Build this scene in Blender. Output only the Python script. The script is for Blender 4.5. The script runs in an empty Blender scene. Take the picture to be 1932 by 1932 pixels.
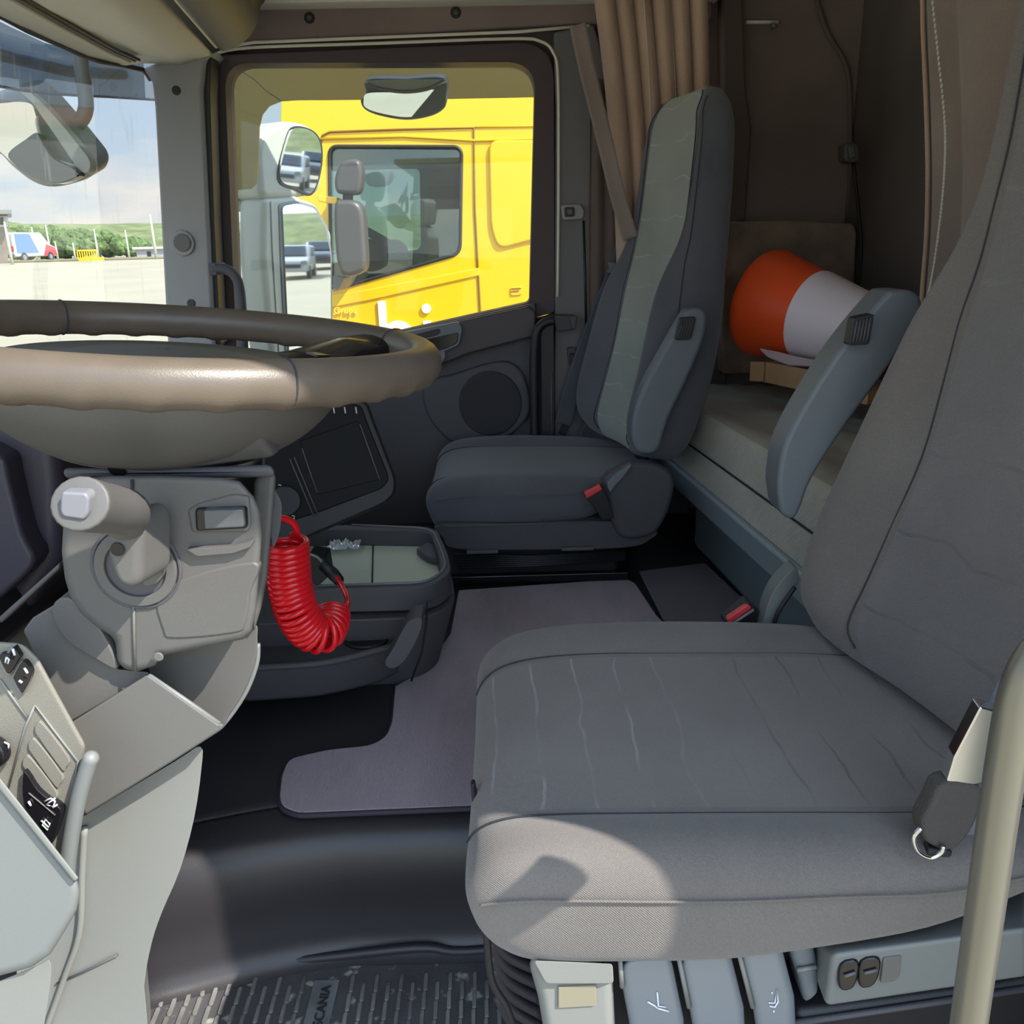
import bpy, bmesh, math, random
from mathutils import Vector, Matrix, noise

S = bpy.context.scene
COL = S.collection
rnd = random.Random(7)

# ------------------------------------------------------------------ camera
PITCH = math.radians(17.7); ROLL = math.radians(1.5); CZ = 0.95; FPX = 1600.0
CAMP = Vector((0, 0, CZ))
fwd = Vector((0, math.cos(PITCH), -math.sin(PITCH)))
r0 = Vector((1, 0, 0)); u0 = r0.cross(fwd)
rgt = r0 * math.cos(ROLL) - u0 * math.sin(ROLL)
upv = u0 * math.cos(ROLL) + r0 * math.sin(ROLL)
cam = bpy.data.cameras.new('camera'); camo = bpy.data.objects.new('camera', cam); COL.objects.link(camo)
cam.sensor_fit = 'HORIZONTAL'; cam.sensor_width = 36; cam.lens = 36 * FPX / 1932
cam.clip_start = 0.02; cam.clip_end = 2000
M = Matrix((rgt, upv, -fwd)).transposed().to_4x4(); M.translation = CAMP
camo.matrix_world = M
S.camera = camo

# ------------------------------------------------------------------ world, sun, exposure
SUN_DIR = Vector((-1.5, 1.0, -1.8)).normalized()      # the way the light travels
SUN_POWER = 8.5
SKY_POWER = 1.0
EXPOSURE = 0.0
S.view_settings.view_transform = 'Standard'
try: S.view_settings.look = 'None'
except Exception: pass
S.view_settings.exposure = EXPOSURE; S.view_settings.gamma = 1.0; S.view_settings.use_curve_mapping = False
w = bpy.data.worlds.new('sky'); S.world = w; w.use_nodes = True
nt = w.node_tree; nt.nodes.clear()
def wn(t, **k):
    n = nt.nodes.new(t)
    for a, b in k.items(): setattr(n, a, b)
    return n
out = wn('ShaderNodeOutputWorld'); bg = wn('ShaderNodeBackground')
tc = wn('ShaderNodeTexCoord'); sep = wn('ShaderNodeSeparateXYZ')
nt.links.new(tc.outputs['Generated'], sep.inputs[0])
ramp = wn('ShaderNodeValToRGB'); nt.links.new(sep.outputs['Z'], ramp.inputs[0])
e = ramp.color_ramp.elements
e[0].position = 0.0; e[0].color = (0.74, 0.80, 0.84, 1); e[1].position = 1.0; e[1].color = (0.42, 0.60, 0.90, 1)
x = e.new(0.10); x.color = (0.62, 0.76, 0.90, 1)
x = e.new(0.35); x.color = (0.46, 0.66, 0.92, 1)
mp = wn('ShaderNodeMapping'); mp.inputs['Scale'].default_value = (1, 1, 3.2); nt.links.new(tc.outputs['Generated'], mp.inputs[0])
nz = wn('ShaderNodeTexNoise'); nz.inputs['Scale'].default_value = 3.1; nz.inputs['Detail'].default_value = 8; nz.inputs['Roughness'].default_value = .55
nt.links.new(mp.outputs[0], nz.inputs['Vector'])
cr = wn('ShaderNodeValToRGB'); nt.links.new(nz.outputs[0], cr.inputs[0])
cr.color_ramp.elements[0].position = .50; cr.color_ramp.elements[1].position = .64
mx = wn('ShaderNodeMixRGB'); nt.links.new(cr.outputs[0], mx.inputs[0]); nt.links.new(ramp.outputs[0], mx.inputs[1]); mx.inputs[2].default_value = (1.0, 0.96, 0.90, 1)
# bright haze round the sun
dt = wn('ShaderNodeVectorMath', operation='DOT_PRODUCT'); nt.links.new(tc.outputs['Generated'], dt.inputs[0]); dt.inputs[1].default_value = -SUN_DIR
mr = wn('ShaderNodeMapRange'); nt.links.new(dt.outputs['Value'], mr.inputs['Value'])
mr.inputs['From Min'].default_value = -.1; mr.inputs['From Max'].default_value = 1; mr.inputs['To Min'].default_value = 1.0; mr.inputs['To Max'].default_value = 4.0
st = wn('ShaderNodeMath', operation='MULTIPLY'); nt.links.new(mr.outputs[0], st.inputs[0]); st.inputs[1].default_value = SKY_POWER
nt.links.new(mx.outputs[0], bg.inputs['Color']); nt.links.new(st.outputs[0], bg.inputs['Strength']); nt.links.new(bg.outputs[0], out.inputs[0])
sl = bpy.data.lights.new('sun', 'SUN'); sl.energy = SUN_POWER; sl.color = (1.0, 0.95, 0.86); sl.angle = math.radians(0.6)
so = bpy.data.objects.new('sun', sl); COL.objects.link(so); so.rotation_euler = SUN_DIR.to_track_quat('-Z', 'Y').to_euler(); so.location = (3, -4, 6)

# ------------------------------------------------------------------ picture measurements -> points in the cab
def ray(px, py): return fwd + rgt * ((px - 966) / FPX) - upv * ((py - 966) / FPX)
def PY(px, py, Y): d = ray(px, py); return CAMP + d * (Y / d.y)
def PZ(px, py, z): d = ray(px, py); return CAMP + d * ((z - CZ) / d.z)
def PX(px, py, x): d = ray(px, py); return CAMP + d * (x / d.x)
def PN(px, py, p0, n):
    d = ray(px, py); n = Vector(n); return CAMP + d * ((Vector(p0) - CAMP).dot(n) / d.dot(n))
def ys(pts, Y): return [PY(a, b, Y) for a, b in pts]
def zs(pts, z): return [PZ(a, b, z) for a, b in pts]
def ns(pts, p0, n): return [PN(a, b, p0, n) for a, b in pts]

def al(px, py, t): return ray(px, py) * (t / ray(px, py).y)      # depth measured along the line of sight
# ------------------------------------------------------------------ materials
def srgb(c):
    c = [x / 255 for x in c]
    return tuple((x / 12.92 if x <= .04045 else ((x + .055) / 1.055) ** 2.4) for x in c) + (1,)
MATS = {}
def mat(name, col, rough=.5, metal=0, bump=0, bscale=400, var=0, vscale=3, spec=.5, coat=0, stretch=None, bdist=.002, speck=None):
    if name in MATS: return MATS[name]
    m = bpy.data.materials.new(name); m.use_nodes = True; t = m.node_tree; b = t.nodes['Principled BSDF']
    c = srgb(col) if max(col) > 1 else tuple(col) + (1,)
    b.inputs['Base Color'].default_value = c; b.inputs['Roughness'].default_value = rough; b.inputs['Metallic'].default_value = metal
    b.inputs['Specular IOR Level'].default_value = spec; b.inputs['Coat Weight'].default_value = coat
    tcn = t.nodes.new('ShaderNodeTexCoord'); src = tcn.outputs['Object']
    if stretch:
        mpn = t.nodes.new('ShaderNodeMapping'); mpn.inputs['Scale'].default_value = stretch; t.links.new(src, mpn.inputs[0]); src = mpn.outputs[0]
    last = None
    if var:
        n = t.nodes.new('ShaderNodeTexNoise'); n.inputs['Scale'].default_value = vscale; n.inputs['Detail'].default_value = 6; t.links.new(src, n.inputs['Vector'])
        rr = t.nodes.new('ShaderNodeMapRange'); rr.inputs['From Min'].default_value = .3; rr.inputs['From Max'].default_value = .7
        rr.inputs['To Min'].default_value = 1 - var; rr.inputs['To Max'].default_value = 1 + var; t.links.new(n.outputs[0], rr.inputs['Value'])
        mm = t.nodes.new('ShaderNodeVectorMath'); mm.operation = 'SCALE'; mm.inputs[0].default_value = c[:3]; t.links.new(rr.outputs[0], mm.inputs['Scale'])
        last = mm.outputs[0]
    if speck:
        n = t.nodes.new('ShaderNodeTexNoise'); n.inputs['Scale'].default_value = speck[1]; n.inputs['Detail'].default_value = 3; t.links.new(src, n.inputs['Vector'])
        rr = t.nodes.new('ShaderNodeMapRange'); rr.inputs['From Min'].default_value = speck[2]; rr.inputs['From Max'].default_value = speck[2] + .08; t.links.new(n.outputs[0], rr.inputs['Value'])
        mm = t.nodes.new('ShaderNodeMixRGB'); mm.inputs[1].default_value = c; mm.inputs[2].default_value = srgb(speck[0])
        if last: t.links.new(last, mm.inputs[1])
        t.links.new(rr.outputs[0], mm.inputs[0]); last = mm.outputs[0]
    if last: t.links.new(last, b.inputs['Base Color'])
    if bump:
        n = t.nodes.new('ShaderNodeTexNoise'); n.inputs['Scale'].default_value = bscale; n.inputs['Detail'].default_value = 3; t.links.new(src, n.inputs['Vector'])
        bm_ = t.nodes.new('ShaderNodeBump'); bm_.inputs['Strength'].default_value = bump; bm_.inputs['Distance'].default_value = bdist
        t.links.new(n.outputs[0], bm_.inputs['Height']); t.links.new(bm_.outputs[0], b.inputs['Normal'])
    MATS[name] = m; return m

def weave(name, col, scale=900, stripes=None, strength=.35, ribs=None, fade=None):
    """cloth: fine twill bump, optional wavy light stripes along UV v, soft blotches"""
    m = bpy.data.materials.new(name); m.use_nodes = True; t = m.node_tree; b = t.nodes['Principled BSDF']
    b.inputs['Roughness'].default_value = .9; b.inputs['Specular IOR Level'].default_value = .2; b.inputs['Sheen Weight'].default_value = .25
    c = srgb(col); N = t.nodes.new; L = t.links.new
    tcn = N('ShaderNodeTexCoord')
    n = N('ShaderNodeTexNoise'); n.inputs['Scale'].default_value = 6; n.inputs['Detail'].default_value = 8; L(tcn.outputs['Object'], n.inputs['Vector'])
    f = N('ShaderNodeTexNoise'); f.inputs['Scale'].default_value = scale; f.inputs['Detail'].default_value = 1; L(tcn.outputs['Object'], f.inputs['Vector'])
    ad = N('ShaderNodeMath'); ad.operation = 'MULTIPLY_ADD'; L(f.outputs[0], ad.inputs[0]); ad.inputs[1].default_value = .9; L(n.outputs[0], ad.inputs[2])
    rr = N('ShaderNodeMapRange'); rr.inputs['From Min'].default_value = .55; rr.inputs['From Max'].default_value = 1.35; rr.inputs['To Min'].default_value = .78; rr.inputs['To Max'].default_value = 1.22
    L(ad.outputs[0], rr.inputs['Value'])
    sc = N('ShaderNodeVectorMath'); sc.operation = 'SCALE'; sc.inputs[0].default_value = c[:3]; L(rr.outputs[0], sc.inputs['Scale']); colout = sc.outputs[0]
    if stripes:
        uv = N('ShaderNodeUVMap'); sx = N('ShaderNodeSeparateXYZ'); L(uv.outputs[0], sx.inputs[0])
        wz = N('ShaderNodeTexNoise'); wz.inputs['Scale'].default_value = 3.0; wz.inputs['Detail'].default_value = 2
        mpn = N('ShaderNodeMapping'); mpn.inputs['Scale'].default_value = (1.5, 2.5, 1); L(uv.outputs[0], mpn.inputs[0]); L(mpn.outputs[0], wz.inputs['Vector'])
        m1 = N('ShaderNodeMath'); m1.operation = 'MULTIPLY_ADD'; L(wz.outputs[0], m1.inputs[0]); m1.inputs[1].default_value = stripes[1]; L(sx.outputs['Y'], m1.inputs[2])
        m2 = N('ShaderNodeMath'); m2.operation = 'MULTIPLY'; L(m1.outputs[0], m2.inputs[0]); m2.inputs[1].default_value = stripes[0]
        m3 = N('ShaderNodeMath'); m3.operation = 'FRACT'; L(m2.outputs[0], m3.inputs[0])
        m4 = N('ShaderNodeMath'); m4.operation = 'LESS_THAN'; L(m3.outputs[0], m4.inputs[0]); m4.inputs[1].default_value = stripes[2]
        wz2 = N('ShaderNodeTexNoise'); wz2.inputs['Scale'].default_value = 4.5; L(uv.outputs[0], wz2.inputs['Vector'])
        mr2 = N('ShaderNodeMapRange'); L(wz2.outputs[0], mr2.inputs['Value']); mr2.inputs['From Min'].default_value = .38; mr2.inputs['From Max'].default_value = .6; mr2.inputs['To Max'].default_value = stripes[4]
        m5 = N('ShaderNodeMath'); m5.operation = 'MULTIPLY'; L(m4.outputs[0], m5.inputs[0]); L(mr2.outputs[0], m5.inputs[1])
        mxx = N('ShaderNodeMixRGB'); L(m5.outputs[0], mxx.inputs[0]); L(colout, mxx.inputs[1]); mxx.inputs[2].default_value = srgb(stripes[3]); colout = mxx.outputs[0]
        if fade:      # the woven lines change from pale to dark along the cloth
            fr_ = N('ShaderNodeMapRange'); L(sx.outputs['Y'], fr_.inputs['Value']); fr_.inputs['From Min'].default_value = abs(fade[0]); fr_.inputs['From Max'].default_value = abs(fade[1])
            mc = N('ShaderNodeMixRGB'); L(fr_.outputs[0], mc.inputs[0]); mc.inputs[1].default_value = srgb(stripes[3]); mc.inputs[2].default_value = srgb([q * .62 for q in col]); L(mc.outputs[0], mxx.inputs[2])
    L(colout, b.inputs['Base Color'])
    wv = N('ShaderNodeTexWave'); wv.inputs['Scale'].default_value = ribs or 260; wv.bands_direction = 'DIAGONAL'; wv.inputs['Distortion'].default_value = 1.5
    L(tcn.outputs['Object'], wv.inputs['Vector'])
    ad2 = N('ShaderNodeMath'); ad2.operation = 'ADD'; L(wv.outputs['Fac'], ad2.inputs[0]); L(f.outputs[0], ad2.inputs[1])
    bp = N('ShaderNodeBump'); bp.inputs['Strength'].default_value = strength; bp.inputs['Distance'].default_value = .0015; L(ad2.outputs[0], bp.inputs['Height']); L(bp.outputs[0], b.inputs['Normal'])
    MATS[name] = m; return m

def glass(name, tint=(1, 1, 1), haze=0.0, hazecol=(200, 200, 200), refl=.08, streaks=False, trans=False):
    m = bpy.data.materials.new(name); m.use_nodes = True; t = m.node_tree; t.nodes.clear(); N = t.nodes.new; L = t.links.new
    o = N('ShaderNodeOutputMaterial'); tr = N('ShaderNodeBsdfTransparent'); tr.inputs[0].default_value = tuple(tint) + (1,)
    gl = N('ShaderNodeBsdfGlossy'); gl.inputs['Roughness'].default_value = .02; gl.inputs[0].default_value = (1, 1, 1, 1)
    df = N('ShaderNodeBsdfTranslucent' if trans else 'ShaderNodeBsdfDiffuse'); df.inputs[0].default_value = srgb(hazecol)
    fr = N('ShaderNodeFresnel'); fr.inputs[0].default_value = 1.45
    ms = N('ShaderNodeMath'); ms.operation = 'MULTIPLY'; L(fr.outputs[0], ms.inputs[0]); ms.inputs[1].default_value = refl / .05
    a = N('ShaderNodeMixShader'); bsh = N('ShaderNodeMixShader')
    a.inputs[0].default_value = haze
    if streaks:
        tcn = N('ShaderNodeTexCoord'); mpn = N('ShaderNodeMapping'); mpn.inputs['Scale'].default_value = (60, 60, 1.6); L(tcn.outputs['Object'], mpn.inputs[0])
        n = N('ShaderNodeTexNoise'); n.inputs['Scale'].default_value = 1; n.inputs['Detail'].default_value = 3; L(mpn.outputs[0], n.inputs['Vector'])
        rr = N('ShaderNodeMapRange'); rr.inputs['From Min'].default_value = .60; rr.inputs['From Max'].default_value = .72; rr.inputs['To Min'].default_value = haze; rr.inputs['To Max'].default_value = haze + .28; L(n.outputs[0], rr.inputs['Value'])
        L(rr.outputs[0], a.inputs[0])
    L(tr.outputs[0], a.inputs[1]); L(df.outputs[0], a.inputs[2])
    L(ms.outputs[0], bsh.inputs[0]); L(a.outputs[0], bsh.inputs[1]); L(gl.outputs[0], bsh.inputs[2]); L(bsh.outputs[0], o.inputs[0])
    MATS[name] = m; return m

plastic_dark = mat('dark_grained_plastic', (78, 77, 82), .55, bump=.25, bscale=1500)
plastic_black = mat('black_plastic', (30, 30, 34), .45, bump=.2, bscale=1500)
plastic_gloss = mat('glossy_black_plastic', (24, 22, 26), .18)
plastic_mid = mat('grey_grained_plastic', (100, 98, 95), .55, bump=.15, bscale=2500, var=.05, vscale=900)
plastic_col = mat('column_grey_plastic', (92, 90, 88), .5, bump=.15, bscale=2500, var=.06, vscale=900)
plastic_light = mat('light_grey_plastic', (118, 121, 120), .5, bump=.15, bscale=1500)
plastic_blue = mat('blue_grey_plastic', (108, 114, 120), .42, bump=.2, bscale=1500)
plastic_pale = mat('pale_grey_plastic', (128, 129, 125), .45, bump=.1, bscale=1200)
pillar_b = mat('post_grey_trim', (112, 110, 112), .6, bump=.2, bscale=1400)
pillar_m = mat('pillar_grey_trim', (148, 148, 148), .6, bump=.2, bscale=1400)
header_m = mat('header_grey_trim', (222, 218, 204), .6, bump=.2, bscale=1400)
rim_m = mat('worn_leather_rim', (98, 87, 76), .38, bump=.1, bscale=900, var=.12, vscale=20)
rubber = mat('black_rubber', (46, 44, 50), .5, bump=.1, bscale=500)
vinyl = mat('black_moulded_vinyl', (47, 45, 48), .38, bump=.1, bscale=700, var=.12, vscale=5)
matdirty = mat('dusty_rubber_mat', (74, 72, 74), .6, bump=.3, bscale=300, var=.25, vscale=12, speck=((150, 150, 140), 35, .60))
ribworn = mat('worn_rubber_rib', (112, 111, 108), .5, var=.45, vscale=16)
carpet = mat('mauve_grey_carpet', (176, 164, 174), .95, bump=.9, bscale=500, var=.16, vscale=9, stretch=(1, .25, 1), spec=.1)
carpet_dark = mat('dark_carpet', (116, 114, 120), .95, bump=.5, bscale=600, spec=.1)
felt = mat('brown_grey_felt', (136, 122, 118), .95, bump=.4, bscale=500, var=.15, vscale=4, spec=.1)
felt_d = mat('charcoal_felt', (106, 98, 94), .95, bump=.4, bscale=500, var=.12, vscale=4, spec=.1)
felt_box = mat('mottled_felt', (144, 128, 114), .95, bump=.6, bscale=200, var=.28, vscale=14, spec=.1)
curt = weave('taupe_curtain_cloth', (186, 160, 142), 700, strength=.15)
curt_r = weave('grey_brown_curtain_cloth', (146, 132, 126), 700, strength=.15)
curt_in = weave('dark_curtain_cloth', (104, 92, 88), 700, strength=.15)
cush_b = weave('charcoal_seat_cloth', (114, 108, 104), 900)
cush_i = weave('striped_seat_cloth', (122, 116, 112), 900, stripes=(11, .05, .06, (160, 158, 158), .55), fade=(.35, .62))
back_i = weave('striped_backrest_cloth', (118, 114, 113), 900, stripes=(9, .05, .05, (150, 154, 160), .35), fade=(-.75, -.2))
pass_b = weave('dark_seat_cloth', (96, 97, 104), 900)
bunkcloth = weave('ribbed_bunk_cloth', (196, 192, 178), 500, strength=.8, ribs=120)
bunktop = weave('worn_shaded_bunk_cloth', (160, 154, 140), 500, strength=.3)  # darker cloth for upward faces, their shade painted in against the lit front
webbing = weave('seat_belt_webbing', (88, 92, 102), 1200)
chrome = mat('polished_metal', (210, 210, 210), .15, 1)
steel = mat('brushed_handle_metal', (128, 125, 114), .32, .6)
redplastic = mat('red_button_plastic', (222, 70, 72), .4)
redhose = mat('red_hose', (226, 22, 36), .28, coat=.3)
orange = mat('orange_cone_plastic', (255, 92, 40), .45)
conewhite = mat('white_reflective_sleeve', (252, 240, 250), .5, bump=.8, bscale=1, bdist=.001)
card = mat('brown_cardboard', (180, 148, 112), .85, var=.08, vscale=30)
paper = mat('printed_film', (205, 190, 200), .35)
mirror_m = mat('mirror_glass', (232, 236, 240), .02, 1)
shell_w = mat('pale_mirror_shell', (170, 174, 166), .4)
shell_g = mat('grey_mirror_shell', (120, 124, 128), .45)
yellow = mat('yellow_truck_paint', (226, 176, 8), .35, coat=.5)
white_l = mat('white_lettering', (245, 245, 235), .5)
icon = mat('printed_white_symbol', (225, 228, 232), .5)
dark_in = mat('dark_cab_interior', (50, 50, 54), .8)
concrete = mat('pale_concrete_yard', (152, 144, 122), .9, var=.08, vscale=.4)
grass = mat('dry_grass_hill', (104, 112, 68), 1, var=.4, vscale=.4, speck=((176, 128, 88), .04, .57))
foliage = mat('tree_foliage', (84, 104, 58), 1, var=.6, vscale=1.6, bump=1, bscale=4, bdist=.3)
bark = mat('tree_bark', (96, 82, 64), .9)
seam_m = mat('dark_seam_thread', (52, 53, 58), .9)
stitch_m = mat('pale_stitching', (215, 210, 200), .8)
screw_m = mat('black_screw', (28, 28, 30), .4)
clear_film = glass('crumpled_clear_film', (.93, .96, .97), .6, (226, 236, 240), .12)
win_glass = glass('side_window_glass', (.93, .95, .93), .012, (210, 210, 190), .025)
wind_glass = glass('windscreen_glass', (.95, .97, .98), .004, (225, 225, 215), .006, streaks=True, trans=True)
tint_glass = glass('smoked_deflector_acrylic', (.22, .22, .15), .72, (204, 196, 166), .03, trans=True)
visor_glass = glass('smoked_visor_acrylic', (.20, .25, .32), .6, (104, 114, 124), .01, trans=True)
truck_glass = glass('truck_window_glass', (.66, .76, .72), .03, (120, 140, 130), .12)

# ------------------------------------------------------------------ mesh helpers
def fin(o, parent=None, m=None, smooth=True, bevel=0, seg=3, sub=0, angle=35):
    me = o.data
    if m is not None and not me.materials: me.materials.append(m)
    if smooth:
        for p in me.polygons: p.use_smooth = True
    COL.objects.link(o)
    if bevel:
        b = o.modifiers.new('bevel', 'BEVEL'); b.width = bevel; b.segments = seg; b.limit_method = 'ANGLE'; b.angle_limit = math.radians(angle); b.harden_normals = False
        b.use_clamp_overlap = True
        wmod = o.modifiers.new('wn', 'WEIGHTED_NORMAL'); wmod.keep_sharp = False
    elif smooth == 'auto':
        e_ = o.modifiers.new('es', 'EDGE_SPLIT'); e_.split_angle = math.radians(30)
    if sub:
        s = o.modifiers.new('sub', 'SUBSURF'); s.levels = sub; s.render_levels = sub
    if parent is not None:
        o.parent = parent
        l = Vector((0, 0, 0)); q = parent
        while q is not None: l += q.location; q = q.parent
        o.location = -l
    return o
def raw(name, verts, faces):
    me = bpy.data.meshes.new(name); me.from_pydata([tuple(v) for v in verts], [], faces); me.update(); me.validate()
    bm = bmesh.new(); bm.from_mesh(me); bmesh.ops.recalc_face_normals(bm, faces=bm.faces); bm.to_mesh(me); bm.free()
    return bpy.data.objects.new(name, me)
def rounded(pts, r, seg=4):
    """round the corners of a closed 2D/3D polygon"""
    out = []; n = len(pts); P = [Vector(p) for p in pts]
    rr = r if isinstance(r, (list, tuple)) else [r] * n
    for i in range(n):
        a, b, c = P[i - 1], P[i], P[(i + 1) % n]
        k = rr[i]
        if k <= 0: out.append(b); continue
        d1 = (a - b); d2 = (c - b); k = min(k, d1.length * .45, d2.length * .45)
        p = b + d1.normalized() * k; q = b + d2.normalized() * k
        for j in range(seg + 1):
            t = j / seg; out.append(p * (1 - t) ** 2 + b * 2 * t * (1 - t) + q * t * t)
    return out
def smoothc(pts, n=6, closed=True):
    """Catmull-Rom through the points"""
    P = [Vector(p) for p in pts]; out = []; m = len(P)
    rng = range(m) if closed else range(m - 1)
    for i in rng:
        if closed: a, b, c, d = P[i - 1], P[i], P[(i + 1) % m], P[(i + 2) % m]
        else: a, b, c, d = P[max(i - 1, 0)], P[i], P[i + 1], P[min(i + 2, m - 1)]
        for j in range(n):
            t = j / n
            out.append(.5 * ((2 * b) + (c - a) * t + (2 * a - 5 * b + 4 * c - d) * t * t + (3 * b - a - 3 * c + d) * t ** 3))
    if not closed: out.append(P[-1])
    return out
def r2(pts, r, seg=4): return [(v.x, v.y) for v in rounded([Vector((a, b, 0)) for a, b in pts], r, seg)]
def s2(pts, n=5): return [(v.x, v.y) for v in smoothc([Vector((a, b, 0)) for a, b in pts], n)]
def prism(name, pts, off, m, parent=None, bevel=.003, seg=3, taper=1.0, angle=35):
    """solid between the polygon PTS and the same polygon moved by OFF (scaled by TAPER)"""
    off = Vector(off); n = len(pts); c = sum((Vector(p) for p in pts), Vector()) / n
    far = [c + (Vector(p) - c) * taper + off for p in pts]
    o = raw(name, [Vector(p) for p in pts] + far, [list(range(n)), list(range(2 * n - 1, n - 1, -1))] + [[i, (i + 1) % n, n + (i + 1) % n, n + i] for i in range(n)])
    return fin(o, parent, m, bool(bevel), bevel, seg, angle=angle)
def ring(name, outer, inner, off, m, parent=None, bevel=.003):
    """frame between two loops of the same vertex count"""
    off = Vector(off); n = len(outer); V = [Vector(p) for p in outer] + [Vector(p) for p in inner]; V += [v + off for v in V]
    F = []
    for i in range(n):
        j = (i + 1) % n
        F += [[i, j, n + j, n + i], [2 * n + i, 3 * n + i, 3 * n + j, 2 * n + j], [i, 2 * n + i, 2 * n + j, j], [n + i, n + j, 3 * n + j, 3 * n + i]]
    return fin(raw(name, V, F), parent, m, True, bevel, 2)
def box(name, lo, hi, m, parent=None, bevel=.003):
    lo, hi = Vector(lo), Vector(hi)
    return prism(name, [(lo.x, lo.y, lo.z), (hi.x, lo.y, lo.z), (hi.x, hi.y, lo.z), (lo.x, hi.y, lo.z)], (0, 0, hi.z - lo.z), m, parent, bevel)
def sheet(name, rows, m, parent=None, thick=0, sub=0, closed=False, uv=False):
    """grid of points -> surface"""
    R = len(rows); Cn = len(rows[0]); V = [Vector(p) for r in rows for p in r]; F = []
    for i in range(R - 1):
        for j in range(Cn if closed else Cn - 1):
            k = (j + 1) % Cn; F.append([i * Cn + j, i * Cn + k, (i + 1) * Cn + k, (i + 1) * Cn + j])
    o = raw(name, V, F)
    if uv:
        ul = o.data.uv_layers.new(name='UVMap')
        for lp in o.data.loops:
            i, j = divmod(lp.vertex_index, Cn); ul.data[lp.index].uv = (j / (Cn - 1), i / (R - 1))
    fin(o, parent, m, True)
    if thick:
        s = o.modifiers.new('sol', 'SOLIDIFY'); s.thickness = thick; s.offset = 0
    if sub:
        s = o.modifiers.new('sub', 'SUBSURF'); s.levels = sub; s.render_levels = sub
    return o
def tube(name, pts, r, m, parent=None, res=10, closed=False, flat=None, upn=None):
    """round (or FLAT=(a,b) oval) tube along points"""
    P = [Vector(p) for p in pts]; n = len(P); V = []; F = []
    rr = r if isinstance(r, (list, tuple)) else [r] * n
    T = []
    for i in range(n):
        if closed: t = P[(i + 1) % n] - P[i - 1]
        else: t = P[min(i + 1, n - 1)] - P[max(i - 1, 0)]
        T.append(t.normalized())
    ref = Vector(upn) if upn is not None else (Vector((0, 0, 1)) if abs(T[0].z) < .9 else Vector((1, 0, 0)))
    nrm = (ref - T[0] * ref.dot(T[0])).normalized()
    for i in range(n):
        if upn is not None: nrm = (Vector(upn) - T[i] * Vector(upn).dot(T[i])).normalized()
        else: nrm = (nrm - T[i] * nrm.dot(T[i])).normalized()
        bi = T[i].cross(nrm); a, b = (flat if flat else (1, 1))
        for k in range(res):
            an = 2 * math.pi * k / res; V.append(P[i] + (nrm * math.cos(an) * a + bi * math.sin(an) * b) * rr[i])
    for i in range(n if closed else n - 1):
        j = (i + 1) % n
        for k in range(res): l = (k + 1) % res; F.append([i * res + k, i * res + l, j * res + l, j * res + k])
    if not closed: F += [list(range(res))[::-1], [(n - 1) * res + k for k in range(res)]]
    o = raw(name, V, F); return fin(o, parent, m, True)
def lathe(name, prof, c, ax, m, parent=None, res=40, e1=None, squash=1.0):
    """profile [(r, h)] turned about axis AX through C"""
    ax = Vector(ax).normalized(); e1 = Vector(e1) if e1 is not None else (Vector((1, 0, 0)) if abs(ax.x) < .9 else Vector((0, 1, 0)))
    e1 = (e1 - ax * e1.dot(ax)).normalized(); e2 = ax.cross(e1); c = Vector(c)
    rows = [[c + ax * h + (e1 * math.cos(2 * math.pi * k / res) + e2 * math.sin(2 * math.pi * k / res) * squash) * max(r, 1e-4) for k in range(res)] for r, h in prof]
    V = [p for r in rows for p in r]; F = []
    for i in range(len(rows) - 1):
        for k in range(res): l = (k + 1) % res; F.append([i * res + k, i * res + l, (i + 1) * res + l, (i + 1) * res + k])
    F += [list(range(res))[::-1], [(len(rows) - 1) * res + k for k in range(res)]]
    o = raw(name, V, F); fin(o, parent, m, True)
    e_ = o.modifiers.new('es', 'EDGE_SPLIT'); e_.split_angle = math.radians(40)
    return o
def disc(name, c, ax, r, h, m, parent=None, bevel=.0015, res=28):
    c = Vector(c); ax = Vector(ax).normalized(); e1 = ax.orthogonal().normalized(); e2 = ax.cross(e1)
    return prism(name, [c + (e1 * math.cos(2 * math.pi * k / res) + e2 * math.sin(2 * math.pi * k / res)) * r for k in range(res)], ax * h, m, parent, bevel)
def text(name, s, origin, right, up, size, m, parent=None, ext=.0006):
    cu = bpy.data.curves.new(name, 'FONT'); cu.body = s; cu.size = size; cu.extrude = ext / 1.0
    o = bpy.data.objects.new(name + '_t', cu); COL.objects.link(o)
    bpy.context.view_layer.update()
    me = bpy.data.meshes.new_from_object(o.evaluated_get(bpy.context.evaluated_depsgraph_get()))
    COL.objects.unlink(o); bpy.data.objects.remove(o)
    right = Vector(right).normalized(); up = Vector(up); up = (up - right * up.dot(right)).normalized(); nn = right.cross(up)
    for v in me.vertices: v.co = Vector(origin) + right * v.co.x + up * v.co.y + nn * v.co.z
    me.materials.clear(); me.materials.append(m); me.name = name
    return fin(bpy.data.objects.new(name, me), parent, None, False)
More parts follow.
